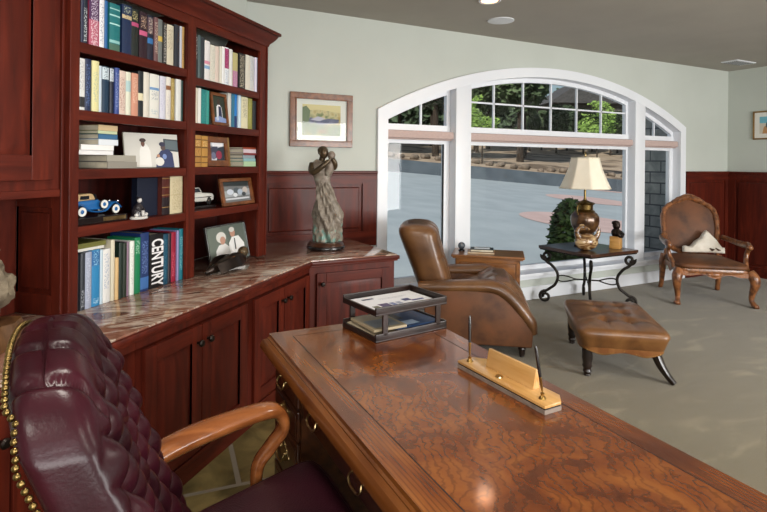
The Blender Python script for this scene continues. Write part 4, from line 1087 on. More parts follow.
t = thing('display_plinth', 'dark low plinth under the white model car', 'plinth', sd(2.715, 2.03, 1.1556), A45)
b = MB('black_lacquer'); b.box(.0, .21, -.005, .12, 0, .0165, .003); b.build('block', t)

# ------------------------------------------------------------------ statue on the counter
t = thing('statue', 'tall bronze statue of a draped woman holding a child to her shoulder', 'statue', (1.53, 3.885, .7806), -.45)
b = MB('black_lacquer'); b.lathe([(0, 0), (.142, 0), (.148, .01), (.147, .022), (.142, .028), (0, .029)], 40); b.m('desk_side'); b.lathe([(.139, .026), (.14, .034), (.13, .05), (.122, .058), (0, .06)], 40); b.build('plinth', t)
def dress_r(a, z):
    k = z / .5
    f = 1 + .085 * math.sin(6 * a + 26 * z) + .07 * math.sin(11 * a + 40 * z) + .03 * math.sin(17 * a - 34 * z) + .12 * noise.noise((math.cos(a) * 2, math.sin(a) * 2, z * 9))
    return f * (1 / math.sqrt(math.cos(a) ** 2 + (math.sin(a) * 1.12) ** 2))
b = MB('patina_dress')
prof = [(.0, .058), (.095, .058), (.107, .07), (.108, .1), (.104, .14), (.103, .18)]
def cl(z):                                                           # the figure leans back to the left, hip to the right
    return .006 - .055 * max(0, (z - .2) / .5) + .012 * math.sin(z * 6)
def dress(bm, pf, seg=72):
    vs = []; fs = []; n = len(pf)
    for i in range(seg):
        a = 2 * PI * i / seg
        for (r, z) in pf:
            q = r * dress_r(a, z); vs.append((cl(z) + q * math.cos(a), q * math.sin(a), z))
    for i in range(seg):
        j = (i + 1) % seg
        for k in range(n - 1): fs.append([i * n + k, j * n + k, j * n + k + 1, i * n + k + 1])
    bm.add(vs, fs)
pf1 = [(0, .058)] + [(.098 + .012 * math.sin((z - .06) * 14), z) for z in [.06 + .008 * i for i in range(18)]]
dress(b, pf1)
pf2 = [(.1085 * (1 - .62 * ((z - .196) / .33) ** 1.3) + .002, z) for z in [.196 + .009 * i for i in range(38)]]
dress(b, [pf1[-1]] + pf2); b.build('dress', t)
b = MB('patina')
b.tube(smooth_path([(cl(.5), 0, .5), (cl(.55) - .002, 0, .555), (cl(.6) - .004, 0, .61), (-.045, 0, .655), (-.04, 0, .675)], 6), lerpr([.052, .056, .066, .056, .028], 6), 20, ell=(1.12, .82), up=(1, 0, 0)); b.build('bodice', t)
b = MB('bronze_skin')                                                 # arms, neck, head: one flowing piece
b.tube([(-.042, -.004, .66), (-.03, -.012, .705)], [.026, .022], 12)
b.ball((-.022, -.018, .735), (.036, .042, .046), 16, 12)
b.tube(smooth_path([(-.105, .0, .648), (-.112, -.028, .605), (-.088, -.062, .588), (-.03, -.078, .63), (.018, -.066, .672)], 6), lerpr([.029, .026, .023, .02, .016], 6), 12)
b.tube(smooth_path([(.022, .0, .64), (.055, -.02, .625), (.066, -.048, .655), (.05, -.06, .69)], 6), lerpr([.027, .025, .021, .015], 6), 12)
for k in range(4): b.tube([(.018 + .004 * k, -.07 + .006 * k, .668 + .006 * k), (.032 + .003 * k, -.068 + .005 * k, .69 + .004 * k)], .0055, 6)
b.ball((-.048, -.05, .728), (.007, .01, .008), 8, 6); b.build('figure', t)
b = MB('bronze_skin'); b.ball((-.03, -.004, .752), (.042, .044, .036), 16, 12, lambda p: 1 + .06 * noise.noise(p * 5)); b.ball((-.048, .03, .738), (.024, .02, .02), 12, 8); b.build('hair', t)
b = MB('patina'); b.ball((.038, -.03, .716), (.03, .032, .034), 16, 12); b.tube(smooth_path([(.04, -.03, .69), (.036, -.03, .655), (.022, -.034, .60), (.012, -.034, .56)], 5), lerpr([.022, .034, .034, .022], 5), 12); b.build('child', t)

# rock carving on its stump, far left of the counter
t = thing('stone_carving', 'pale lumpy stone carving at the left edge of the counter', 'sculpture', sd(1.375, 1.905, .7806 + .112), .3); t.scale = (.85, .85, .92)
b = MB('rock'); b.ball((0, 0, .10), (.115, .10, .115), 28, 20, lambda p: 1 + .28 * noise.noise(p * 2.1) + .12 * noise.noise(p * 6)); b.ball((-.035, .0, .23), (.085, .08, .12), 26, 18, lambda p: 1 + .28 * noise.noise(p * 2.4 + Vector((3, 1, 0))) + .12 * noise.noise(p * 7))
b.build('stone', t)
t = thing('wood_stump', 'rough brown wooden stump carrying the pale stone carving', 'stump', sd(1.385, 1.9, .7806), .3); t.scale = (.86, .86, 1)
b = MB('stump'); b.lathe([(0, 0), (.135, 0), (.142, .02), (.132, .06), (.118, .088), (0, .09)], 30, rfn=lambda a, z: 1 + .1 * math.sin(3 * a + 1) + .06 * math.sin(7 * a)); b.build('block', t)

# ------------------------------------------------------------------ pictures on the walls
t = thing('framed_picture', 'framed landscape watercolour hung above the bronze statue', 'picture', (1.385, WY - .002, 1.573))
frame(t, .572, .46, .052, .026, 'frame_wood', 0); b = MB('frame_wood'); 
for (x0, x1, z0, z1) in ((.044, .528, .044, .056), (.044, .528, .404, .416), (.044, .056, .05, .41), (.516, .528, .05, .41)): b.box(x0, x1, -.032, -.02, z0, z1, .003)
b.build('inner_moulding', t)
b = MB('mat_board'); b.box(.05, .522, -.012, -.004, .05, .41); b.build('mat_board', t)
M('water_1', '#a7945c', '#6e7a52', ns=16, detail=6, rough=.6, c3='#c2b489'); M('water_2', '#7b8a5c', '#a8a06a', ns=22, detail=6, rough=.6, c3='#5d6a4a'); M('water_3', '#6b6a86', '#454a66', ns=20, rough=.6)
photo(t, .35, .262, -.0125, 'water_1', [('#cdbd86', [(0, .78), (.4, .84), (1, .76), (1, 1), (0, 1)]), ('water_2', [(0, 0), (1, 0), (1, .36), (.6, .3), (.3, .42), (0, .34)]), ('water_3', [(.12, .4), (.5, .34), (.94, .42), (.96, .54), (.66, .56), (.5, .5), (.2, .58)]), ('#b3aebf', [(.2, .5), (.44, .46), (.6, .56), (.4, .62)]), ('#5b6a46', [(0, .3), (.16, .3), (.2, .8), (.1, .95), (0, .9)]), ('#59693f', ell(.32, .24, .05, .2)), ('#7c7040', ell(.62, .2, .04, .18)), ('#58663f', ell(.84, .2, .04, .2)), ('#8a6a3c', ell(.5, .14, .12, .06))], 'painting').location = (.11, 0, .1)
b = MB('window_glass'); b.quad((.05, -.016, .05), (.522, -.016, .05), (.522, -.016, .41), (.05, -.016, .41)); b.build('pane', t)
t = thing('framed_picture', 'small pale framed picture cut off by the right edge on the end wall', 'picture', (RX - .002, 4.05, 1.79), -PI / 2)
frame(t, .5, .37, .02, .022, 'frame_gold'); b = MB('mat_board'); b.box(.016, .484, -.012, -.002, .016, .354); b.build('mat_board', t)
photo(t, .34, .22, -.0125, '#c9c2b2', [('#6fb0c4', [(0, .62), (1, .6), (1, 1), (0, 1)]), ('#b98a5c', [(.1, 0), (.7, 0), (.8, .5), (.4, .62), (.15, .4)]), ('#a84a34', ell(.45, .3, .16, .2)), ('#3d4a54', ell(.3, .5, .08, .2)), ('#e2ddd0', ell(.7, .76, .14, .1))], 'painting').location = (.08, 0, .075)
# ------------------------------------------------------------------ desk
DK = (.91, 1.265)
dz_ = math.radians(-1.5)
def desk_pt(x, y, z=0.0):
    c, s = math.cos(dz_), math.sin(dz_); return (DK[0] + x * c - y * s, DK[1] + x * s + y * c, z)
t = thing('desk', 'broad burl-topped wooden desk with brass drawer pulls', 'desk', (DK[0], DK[1], 0), dz_)
HX, HY = .338, .835
b = MB('desk_edge')
prof = [(.0, .7652), (.0, .752), (.006, .7485), (.006, .744), (.02, .738), (.026, .728), (.03, .716), (.03, .706), (-.02, .704)]
vs = []; fs = []; n = len(prof)
for (o, z) in prof: vs += [(-HX - o, -HY - o, z), (HX + o, -HY - o, z), (HX + o, HY + o, z), (-HX - o, HY + o, z)]
for i in range(n - 1):
    for k in range(4): l = (k + 1) % 4; fs.append([i * 4 + k, i * 4 + l, (i + 1) * 4 + l, (i + 1) * 4 + k])
fs.append([(n - 1) * 4 + k for k in range(4)]); b.add(vs, fs); b.build('top_moulding', t, ang=28)
BW = .075
b = MB('oak_border'); z = .7652
for P in ([(-HX, -HY), (-HX + BW, -HY + BW), (-HX + BW, HY - BW), (-HX, HY)], [(HX, HY), (HX - BW, HY - BW), (HX - BW, -HY + BW), (HX, -HY)]):
    b = MB('oak_border'); b.add([(x, y, z) for x, y in P], [[0, 3, 2, 1]]); b.build('top_border', t, recalc=False)
for sg in (-1, 1):
    b = MB('oak_border')
    P = [(sg * HY, -sg * HX), (sg * (HY - BW), -sg * (HX - BW)), (sg * (HY - BW), sg * (HX - BW)), (sg * HY, sg * HX)]
    b.add([(x, y, z) for x, y in P], [[0, 3, 2, 1]]); o = b.build('top_border', t, recalc=False); o.rotation_euler = (0, 0, PI / 2)
b = MB('slot_dark')
ix, iy = HX - BW, HY - BW
for (x0, x1, y0, y1) in ((-ix - .0015, -ix + .0015, -iy, iy), (ix - .0015, ix + .0015, -iy, iy), (-ix, ix, -iy - .0015, -iy + .0015), (-ix, ix, iy - .0015, iy + .0015)):
    b.quad((x0, y0, z + .0003), (x1, y0, z + .0003), (x1, y1, z + .0003), (x0, y1, z + .0003))
b.build('inlay_line', t, recalc=False)
b = MB('burl'); b.quad((-ix, -iy, z + .0001), (ix, -iy, z + .0001), (ix, iy, z + .0001), (-ix, iy, z + .0001)); b.build('burl_panel', t, recalc=False)
def pull(parent, x, y, z):
    """antique bail pull on a face looking towards -x"""
    b = MB('antique_brass'); s = .043
    pl = []
    for k in range(28):
        a = 2 * PI * k / 28; r = 1 + .16 * math.cos(4 * a) + .1 * math.cos(8 * a)
        pl.append((y + .055 * r * math.cos(a) * .9, z + .03 * r * math.sin(a)))
    b.prism(pl, x - .0025, x, 'X')
    for sg in (-1, 1): b.lathe([(.0, .0), (.007, -.002), (.006, -.012), (0, -.016)], 10, (x, y + sg * .034, z + .006), 'X')
    b.tube(smooth_path([(x - .012, y - .034, z + .006), (x - .018, y - .038, z - .01), (x - .02, y - .022, z - .022), (x - .02, y, z - .024), (x - .02, y + .022, z - .022), (x - .018, y + .038, z - .01), (x - .012, y + .034, z + .006)], 4), .0035, 7)
    return b.build('pull', parent)
def drawer(parent, y0, y1, z0, z1, pulls, x=-.30):
    b = MB('desk_side'); b.box(x - .012, x, y0, y1, z0, z1, .004); b.box(x - .015, x - .011, y0 + .018, y1 - .018, z0 + .018, z1 - .018, .002)
    d = b.build('drawer', parent)
    for y in pulls: pull(d, x - .015, y, (z0 + z1) / 2)
    return d
b = MB('desk_side')
for (y0, y1) in ((.485, .80), (-.80, -.50)):
    b = MB('desk_side'); b.box(-.312, .30, y0, y1, .07, .706); b.box(-.32, .31, y0 - .01, y1 + .01, .0, .075, .006); b.build('pedestal', t)
b = MB('desk_side'); b.box(.26, .28, -.51, .49, .12, .706); b.box(-.30, .28, -.51, .49, .57, .704); b.build('modesty_panel', t)
for z0, z1 in ((.598, .695), (.485, .588), (.30, .475), (.095, .29)): drawer(t, .497, .79, z0, z1, [.645], x=-.312)
drawer(t, -.48, .475, .578, .695, [-.02, .33], x=-.30)
for z0, z1 in ((.598, .695), (.485, .588), (.30, .475), (.095, .29)): drawer(t, -.79, -.51, z0, z1, [-.65], x=-.312)

# ------------------------------------------------------------------ letter tray with papers
TZ = .7658
TA = math.radians(7)
TL_ = (1.078, 1.958)
def tray_pt(x, y, z): c, s = math.cos(TA), math.sin(TA); return (TL_[0] + x * c - y * s, TL_[1] + x * s + y * c, z)
t = thing('letter_tray', 'two-tier dark wooden letter tray near the far end of the desk', 'letter tray', (TL_[0], TL_[1], TZ), TA)
TX, TY = .176, .125
for nm, z0, ox in (('lower_tray', .0, 0), ('upper_tray', .1, -.0)):
    b = MB('espresso')
    b.box(-TX, TX, -TY, TY, z0, z0 + .008, .002)
    b.prism([(-TX, z0 + .004), (TX, z0 + .004), (TX, z0 + .034), (-TX, z0 + .034)], TY - .01, TY, 'Y', .003)
    b.prism([(-TX, z0 + .004), (TX, z0 + .004), (TX, z0 + .032), (-TX, z0 + .032)], -TY, -TY + .01, 'Y', .003)
    b.box(-TX, -TX + .01, -TY, TY, z0 + .004, z0 + .022, .003); b.box(TX - .01, TX, -TY, TY, z0 + .004, z0 + .034, .003)
    b.build(nm, t)
for (x, y) in ((-TX + .045, -TY + .005), (TX - .045, -TY + .005), (-TX + .045, TY - .005), (TX - .045, TY - .005)):
    b = MB('espresso'); b.box(x - .012, x + .012, y - .005, y + .005, .02, .107, .002); b.build('post', t)
def sheet(lab, x, y, z, w, h, rz, th, col, name='paper', cat='paper', marks=(), group=None):
    o = MB(col if col in MATS else flat(col)); o.box(-w / 2, w / 2, -h / 2, h / 2, 0, th)
    p = o.build(name, None, tray_pt(x, y, z), TA + rz); tag(p, lab, cat, group)
    if marks:
        b = MB()
        for k, (c, x0, x1, y0, y1) in enumerate(marks):
            b.m(flat(c)); zz = th + .0003
            b.quad((-w / 2 + x0 * w, -h / 2 + y0 * h, zz), (-w / 2 + x1 * w, -h / 2 + y0 * h, zz), (-w / 2 + x1 * w, -h / 2 + y1 * h, zz), (-w / 2 + x0 * w, -h / 2 + y1 * h, zz))
        b.build('print', p, recalc=False)
    return p
sheet('white printed leaflet on top of the upper tray', .0, .0, TZ + .1085, .31, .215, 0, .004, 'paper', 'leaflet', 'leaflet',
      [('#2b2f55', .12, .3, .78, .86), ('#8c8f9c', .34, .8, .72, .735), ('#9a9dab', .34, .72, .66, .672), ('#6b6a58', .06, .15, .2, .34), ('#4a3a66', .18, .33, .22, .42), ('#6b78a6', .35, .42, .22, .4), ('#9aa0b4', .45, .52, .24, .4), ('#2a2f6a', .6, .72, .36, .52), ('#39407c', .7, .9, .3, .38)])
sheet('thick magazine at the bottom of the lower tray', .0, .0, TZ + .0085, .32, .225, 0, .012, '#c4b59a', 'magazine', 'magazine', group=None)
sheet('magazine with a blue cover in the lower tray', .045, .0, TZ + .021, .22, .2, .05, .01, '#24406a', 'magazine', 'magazine', [('#a9bcd4', .3, .6, .1, .35), ('#10161e', .05, .5, .5, .9)])
sheet('grey and tan booklet at the open end of the lower tray', -.085, -.005, TZ + .0318, .15, .19, -.05, .01, '#a39478', 'booklet', 'booklet', [('#7d8388', .1, .9, .1, .6)])

# ------------------------------------------------------------------ pen stand
PA = math.radians(2.0)
pc = (1.113, 1.292)
t = thing('pen_stand', 'long wooden desk pen stand with a blank name bar', 'pen stand', (pc[0], pc[1], .7657), PA)
def plate(hw, hl, ch): return [(-hw, -hl), (hw - ch, -hl), (hw, -hl + ch * 1.1), (hw, hl - ch * 1.1), (hw - ch, hl), (-hw, hl)]
b = MB('silver'); M('base_grey', '#8d8076', '#77695f', (1, 9, 9), 5, rough=.4)
b = MB('base_grey'); b.prism(plate(.047, .194, .03), 0, .012, 'Z'); b.build('base', t)
b = MB('black_lacquer'); b.prism(plate(.045, .192, .03), .012, .016, 'Z'); b.build('black_band', t)
M('maple', '#cfa266', '#b98849', (9, .9, 9), 5, rough=.3, coat=.35)
b = MB('maple'); b.prism(plate(.0465, .1935, .03), .016, .024, 'Z', .0008); b.build('top_board', t)
b = MB('maple'); b.prism([(.002, .024), (.03, .024), (.024, .080), (.014, .080)], -.10, .108, 'Y', .001); b.build('name_bar', t)
b = MB('antique_brass'); b.lathe([(0, .024), (.012, .024), (.011, .028), (0, .029)], 18, (-.02, .02, 0)); b.build('emblem', t)
for y in (.168, -.155):
    b = MB('brass'); b.lathe([(.0, .024), (.011, .024), (.009, .028), (.005, .032), (.006, .04), (0, .041)], 14, (-.016, y, 0)); b.build('pen_socket', t)
def pen(lab, x, y, dx, dy):
    o = thing('pen', lab, 'pen', (pc[0] + x, pc[1] + y, .7657 + .0415), 0, 'desk pens')
    A = Vector((0, 0, 0)); B = Vector((dx, dy, .132)); L = [A.lerp(B, k) for k in (0, .06, .3, .34)]
    b = MB('brass'); b.tube(L, [.0016, .003, .0042, .0045], 10); b.build('grip', o)
    b = MB('black_lacquer'); b.tube([A.lerp(B, k) for k in (.34, .6, .95, 1)], [.0045, .005, .0042, .0025], 10); b.build('barrel', o)
pen('upright black pen at the window end of the pen stand', -.0225, .1673, .002, .004)
pen('tilted black pen at the near end of the pen stand', -.0105, -.1555, -.022, .006)

# ------------------------------------------------------------------ tufted upholstery
def sgp(v, e): return math.copysign(abs(v) ** e, v)
def outline_pts(n, nu, asp=1.0):
    """superellipse outline resampled to even steps; asp = short/long side"""
    e = 2 / n; D = []
    for i in range(6000):
        a = 2 * PI * i / 6000; D.append((sgp(math.cos(a), e), sgp(math.sin(a), e)))
    L = [0]
    for i in range(6000):
        p, q = D[i], D[(i + 1) % 6000]; L.append(L[-1] + math.hypot((q[0] - p[0]) * asp, q[1] - p[1]))
    out = []; k = 0
    for i in range(nu):
        t = L[-1] * i / nu
        while L[k + 1] < t: k += 1
        out.append(D[k % 6000])
    return out
def tufted(fn, tuft, nu=150, nv=90, n=5.0):
    """fn(v) -> (cx, z, halfwidth, halfthick); tuft(y,z) -> depth outwards on the front (+x) face"""
    b = MB(); vs = []; fs = []
    e = 2 / n
    CS = outline_pts(n, nu, .22)
    for j in range(nv):
        v = j / (nv - 1); cx, z, W, T, wrap = fn(v)
        for (c, s_) in CS:
            y = W * s_; x = T * c
            if c > .5:
                k = min(1, max(0, (1 - abs(y) / max(W, 1e-4)) / .16)); x += tuft(y, z) * k * min(1, (c - .5) / .35)
            vs.append((cx + x + wrap * (y / .3) ** 2, y, z))
    for j in range(nv - 1):
        for i in range(nu):
            l = (i + 1) % nu; fs.append([j * nu + i, j * nu + l, (j + 1) * nu + l, (j + 1) * nu + i])
    fs.append(list(range(nu))[::-1]); fs.append([(nv - 1) * nu + i for i in range(nu)])
    return vs, fs
def diamond(a, bq, A):
    def f(y, z):
        p, q = y / a + z / bq, y / a - z / bq
        return A * ((abs(math.sin(PI * p / 1)) * abs(math.sin(PI * q / 1))) ** .5 - .45)
    return f
# ------------------------------------------------------------------ executive chair
t = thing('executive_chair', 'burgundy button-tufted leather chair with brass nails drawn up to the desk', 'chair', (.330, 1.215, 0), math.radians(-1))
Z0, Z1 = .44, 1.128
def ecb(v):
    if v < .86:
        k = v / .86; z = Z0 + (1.06 - Z0) * k; W = .30 - .014 * k + .012 * math.sin(k * PI); T = .058 + .004 * k
    else:
        k = (v - .86) / .14; an = k * PI / 2; z = 1.06 + (Z1 - 1.06) * math.sin(an); f = max(.03, math.cos(an) ** .5)
        W = .286 - .07 * (1 - math.cos(an)) - .02 * k; T = .062 * f
    cx = -.165 - (z - Z0) * .375 - .02 * math.sin((z - Z0) / .68 * PI)
    return cx, z, W, T, .03
dm = diamond(.10, .125, .036)
def etuft(y, z): return dm(y, z) * min(1, max(0, (1.08 - z) / .06)) + .006
vs, fs = tufted(ecb, etuft, 200, 130, 6)
# pleats gathered over the top edge
out_ = []
def shoulder(y, z):
    h = max(0, min(1, (z - .7) / .38)); return .078 * (abs(y) / .29) ** 2.2 * h * h
for (x, y, z) in vs:
    z -= shoulder(y, z)
    k = max(0, min(1, (z - .93) / .1)); q = math.exp(-(((y / .1 + .5) % 1 - .5) * .1 / .009) ** 2) * k; out_.append((x - .004 * q * (1 if x > -.4 else -1), y, z - .014 * q))
b = MB('burgundy'); b.add(out_, fs); b.build('backrest', t, ang=60)
b = MB('burgundy')
for i in range(-5, 6):
    for j in range(6, 18):
        y, z = i * .05, j * .0625
        if (i + j) % 2 or not (.5 < z < 1.05) or abs(y) > .24: continue
        k = (z - Z0) / .615; cx = -.165 - (z - Z0) * .375 - .02 * math.sin((z - Z0) / .68 * PI) + .03 * (y / .3) ** 2
        b.ball((cx + .058 + .006 - .017, y, z), (.009, .012, .012), 10, 7)
b.build('button', t)
b = MB('nail_brass')
pth = []
for k in range(60):
    v = .86 * k / 59; cx, z, W, T, w = ecb(v); pth.append(Vector((cx - T * .93 + w * (W / .3) ** 2, -W * .985 - .002, z)))
for k in range(1, 8):
    v = .86 + .06 * k / 7; cx, z, W, T, w = ecb(v); pth.append(Vector((cx - T * .97 + w, -W * .94, z + .002)))
cx, z, W, T, w = ecb(.92)
for k in range(1, 30):
    y = -W * .93 + 2 * W * .93 * k / 30; pth.append(Vector((cx - T * .99 + w * (y / .3) ** 2 - .003, y, z + .006 + .012 * (1 - (y / W) ** 2))))
for k in range(7, -1, -1):
    v = .86 + .06 * k / 7; cx, z, W, T, w = ecb(v); pth.append(Vector((cx - T * .97 + w, W * .94, z + .002)))
for k in range(59, -1, -1):
    v = .86 * k / 59; cx, z, W, T, w = ecb(v); pth.append(Vector((cx - T * .93 + w, W * .985 + .002, z)))
pth = [Vector((p.x, p.y, p.z - shoulder(p.y, p.z))) for p in pth]
acc = 0; last = pth[0]
for p in pth[1:]:
    d = (p - last).length
    while acc + d >= .0125:
        last = last + (p - last) * ((.0125 - acc) / d); d = (p - last).length; acc = 0
        b.ball(last, .0056, 10, 7)
    acc += d; last = p
b.build('nailhead_trim', t)
def cushion(bm, rows, rings, n=5, nu=96, top=None, crown=.03):
    """rows: (z, hx0,hx1 , hy) outline sections bottom to top; closed with a domed top"""
    vs = []; fs = []; CS = outline_pts(n, nu)
    def pt(i, r): return CS[i][0] * r, CS[i][1] * r
    m = 0
    for (z, f) in rows:
        for i in range(nu):
            u, v = pt(i, 1); x, y = f(u, v); vs.append((x, y, z))
        m += 1
    zt, ft = rows[-1]
    for k in range(1, rings):
        r = 1 - k / rings
        for i in range(nu):
            u, v = pt(i, r); x, y = ft(u, v); vs.append((x, y, zt + crown * (1 - r ** 3) + (top(x, y) * min(1, (1 - r) / .25) if top else 0)))
        m += 1
    x, y = ft(0, 0); vs.append((x, y, zt + crown + (top(x, y) if top else 0)))
    for j in range(m - 1):
        for i in range(nu):
            l = (i + 1) % nu; fs.append([j * nu + i, j * nu + l, (j + 1) * nu + l, (j + 1) * nu + i])
    for i in range(nu): fs.append([(m - 1) * nu + i, (m - 1) * nu + (i + 1) % nu, len(vs) - 1])
    fs.append(list(range(nu))[::-1]); bm.add(vs, fs)
def trap(x0, x1, w0, w1, k=1.0):
    def f(u, v):
        x = (x0 + x1) / 2 + u * (x1 - x0) / 2 * k; q = (x - x0) / (x1 - x0); return x, v * (w0 + (w1 - w0) * q) * k
    return f
b = MB('burgundy_seat')
cushion(b, [(.39, trap(-.2, .285, .27, .445, .97)), (.405, trap(-.2, .285, .28, .455)), (.47, trap(-.2, .285, .28, .455)), (.492, trap(-.2, .285, .28, .455, .985)), (.50, trap(-.2, .285, .28, .455, .95))], 10, 11, crown=.02)
b.build('seat', t, ang=50)
b = MB('burgundy')
pp = []
for i in range(96):
    x, y = trap(-.2, .285, .28, .455, 1.0)(*outline_pts(11, 96)[i]); pp.append((x, y, .484))
b.tube(pp, .006, 8, closed=True); b.build('seat_piping', t)
arm = [(-.24, .285, .665), (-.17, .325, .679), (-.06, .37, .685), (.09, .405, .69), (.152, .424, .672), (.172, .424, .622), (.135, .44, .56), (.098, .443, .51), (.092, .44, .44), (.10, .425, .40)]
for sg in (1, -1):
    b = MB('arm_wood'); P = smooth_path([(x, y * sg, z) for x, y, z in arm], 7)
    b.tube(P, lerpr([.032, .037, .038, .033, .028, .026, .027, .026, .025, .025], 7), 16, ell=(1.15, .72), up=(0, 1, 0)); b.build('armrest', t)
b = MB('burgundy_seat'); b.box(-.17, .2, -.24, .24, .345, .392, .01); b.build('seat_pan', t)
b = MB('dark_leg'); b.lathe([(.05, .345), (.05, .32), (.03, .30), (.028, .14), (.045, .12), (.045, .09), (0, .085)], 20); b.build('column', t)
for k in range(5):
    a = 2 * PI * k / 5 + .3; c, s_ = math.cos(a), math.sin(a)
    b = MB('arm_wood'); b.tube(smooth_path([(.02 * c, .02 * s_, .115), (.14 * c, .14 * s_, .105), (.27 * c, .27 * s_, .068)], 5), lerpr([.03, .026, .02], 5), 10); b.build('foot', t)
    b = MB('rubber'); b.lathe([(0, -.012), (.026, -.012), (.028, 0), (.026, .012), (0, .012)], 16, (.27 * c, .27 * s_, .028), 'Y'); b.lathe([(.009, .03), (.009, .062), (0, .063)], 8, (.27 * c, .27 * s_, 0)); b.build('caster', t)
# ------------------------------------------------------------------ brown leather lounge chair
RZ = math.radians(-34)
t = thing('lounge_chair', 'brown leather reclining lounge chair with a tall rolled back by the window', 'armchair', (2.63, 3.60, 0), RZ)
AY, AI = .385, .245
for sg in (-1, 1):
    y0, y1 = (-AY + .012, -AI) if sg < 0 else (AI, AY - .012)
    b = MB('suede'); b.prism([(-.30, .095), (.20, .09), (.485, .085), (.495, .23), (.45, .32), (.37, .4), (.23, .48), (.0, .5), (-.32, .48)], y0, y1, 'Y', .012, 3); b.build('side_panel', t)
    b = MB('brown_leather')
    P = smooth_path([(-.36, 0, .50), (-.2, 0, .508), (.02, 0, .518), (.18, 0, .52), (.29, 0, .475), (.395, 0, .37), (.475, 0, .26), (.495, 0, .18)], 8)
    ym = sg * (AY + AI) / 2
    b.tube([(p.x, ym, p.z) for p in P], lerpr([.05, .056, .06, .064, .066, .064, .06, .045], 8), 20, ell=(1.2, .8), up=(0, 1, 0)); b.build('arm', t)
b = MB('brown_leather')
def seat_f(u, v):
    y = -AI - .035 + (2 * AI + .07) * v
    pts = [(-.26, .43), (-.1, .43), (.1, .49), (.22, .555), (.33, .545), (.43, .45), (.49, .31), (.47, .12)]
    k = u * (len(pts) - 1); i = min(len(pts) - 2, int(k)); f = k - i
    x = pts[i][0] * (1 - f) + pts[i + 1][0] * f; z = pts[i][1] * (1 - f) + pts[i + 1][1] * f
    bulge = .02 * (1 - (2 * v - 1) ** 4)
    tf = -.022 * max(0, 1 - (((x + .02) / .05) ** 2 + (abs(y) - .1) ** 2 / .002)) - .02 * max(0, 1 - ((x - .2) / .05) ** 2 - (abs(y) - .1) ** 2 / .002)
    fold = -.008 * math.exp(-((x - .1) / .018) ** 2)
    return (x + bulge * .3, y, z + bulge + tf + fold)
b.grid(seat_f, 60, 34)
for vv in (0, 1):
    pr = [seat_f(i / 40, vv) for i in range(41)]
    b.add(pr + [(p[0], p[1], .12) for p in pr], [[i, i + 1, 42 + i, 41 + i] for i in range(40)])
b.box(-.28, .45, -AI, AI, .10, .36, .02); b.build('seat', t, ang=60)
def rcb(v):
    z0, z1 = .36, .96
    if v < .8:
        k = v / .8; z = z0 + (.88 - z0) * k; W = .225 + .055 * math.sin(k * PI * .55); T = .12 + .028 * k
    else:
        k = (v - .8) / .2; an = k * PI / 2; z = .88 + .085 * math.sin(an); W = .279 - .085 * (1 - math.cos(an)); T = .148 * max(.05, math.cos(an) ** .6)
    cx = -.215 - (z - .36) * .34 + (.012 * max(0, z - .85) / .1)
    return cx, z, W, T, .03
def rtuft(y, z):
    ch = -.02 * math.exp(-((abs(y) - .085) / .016) ** 2) - .03 * sum(math.exp(-((abs(y) - .085) ** 2 + (z - q) ** 2) / .0009) for q in (.56, .70, .84)) - .009 * math.exp(-((z - .70) / .014) ** 2)
    return .03 * (1 - (y / .27) ** 2) + ch
vs, fs = tufted(rcb, rtuft, 150, 90, 4)
b = MB('brown_leather'); b.add(vs, fs); b.build('backrest', t, ang=60)
b = MB('brown_leather')
for z in (.56, .70, .84):
    for y in (-.085, .085):
        cx = -.215 - (z - .36) * .34; b.ball((cx + .138 + .03 - .036, y, z), (.008, .012, .012), 10, 7)
b.build('button', t)
leg_pr = [(.0, .0), (.016, .0), (.02, .006), (.018, .012), (.024, .03), (.022, .042), (.03, .06), (.026, .072), (.034, .09), (.034, .095), (0, .096)]
for x, y in ((.42, -.31), (.42, .31)): b = MB('dark_leg'); b.lathe(leg_pr, 18, (x, y, 0)); b.build('leg', t)
for x, y in ((-.3, -.3), (-.3, .3)): b = MB('dark_leg'); b.tube([(x, y, .14), (x - .03, y, .06), (x - .07, y, .0)], [.03, .024, .018], 10); b.build('leg', t)

# ------------------------------------------------------------------ oak side table with drawer
t = thing('side_table', 'small oak side table with one drawer behind the brown lounge chair', 'side table', (3.175, 3.985, 0), math.radians(-40))
b = MB('table_oak'); b.box(-.325, .325, -.19, .19, .598, .622, .008, 3); b.box(-.31, .31, -.178, .178, .586, .60, .004); b.build('top', t)
b = MB('table_oak'); b.box(-.285, .285, -.155, .155, .12, .588); b.build('case', t)
b = MB('table_oak')
for (x0, x1, z0, z1) in ((-.285, .285, .555, .586), (-.285, .285, .38, .40), (-.285, -.25, .1, .586), (.25, .285, .1, .586), (-.285, .285, .1, .13)): b.box(x0, x1, -.168, -.153, z0, z1, .003)
b.build('face_frame', t)
b = MB('table_oak'); b.box(-.245, .245, -.165, -.15, .405, .55, .004); dd = b.build('drawer', t)
b = MB('silver'); b.lathe([(.006, 0), (.006, .01), (.013, .018), (.012, .026), (0, .03)], 14, (.2, -.165, .45), 'Y'); b.build('knob', dd)
for x in (-.265, .265):
    for y in (-.145, .135): b = MB('table_oak'); b.box(x - .022, x + .022, y - .02, y + .02, 0, .12, .003); b.build('leg', t)
def st(x, y, z=.6225): c, s_ = math.cos(math.radians(-40)), math.sin(math.radians(-40)); return (3.175 + x * c - y * s_, 3.985 + x * s_ + y * c, z)
g = thing('globe_ornament', 'small dark ball ornament on a black foot on the oak side table', 'ornament', st(-.245, .02))
b = MB('black_lacquer'); b.lathe([(0, 0), (.03, 0), (.03, .012), (.018, .02), (0, .022)], 20); b.build('foot', g)
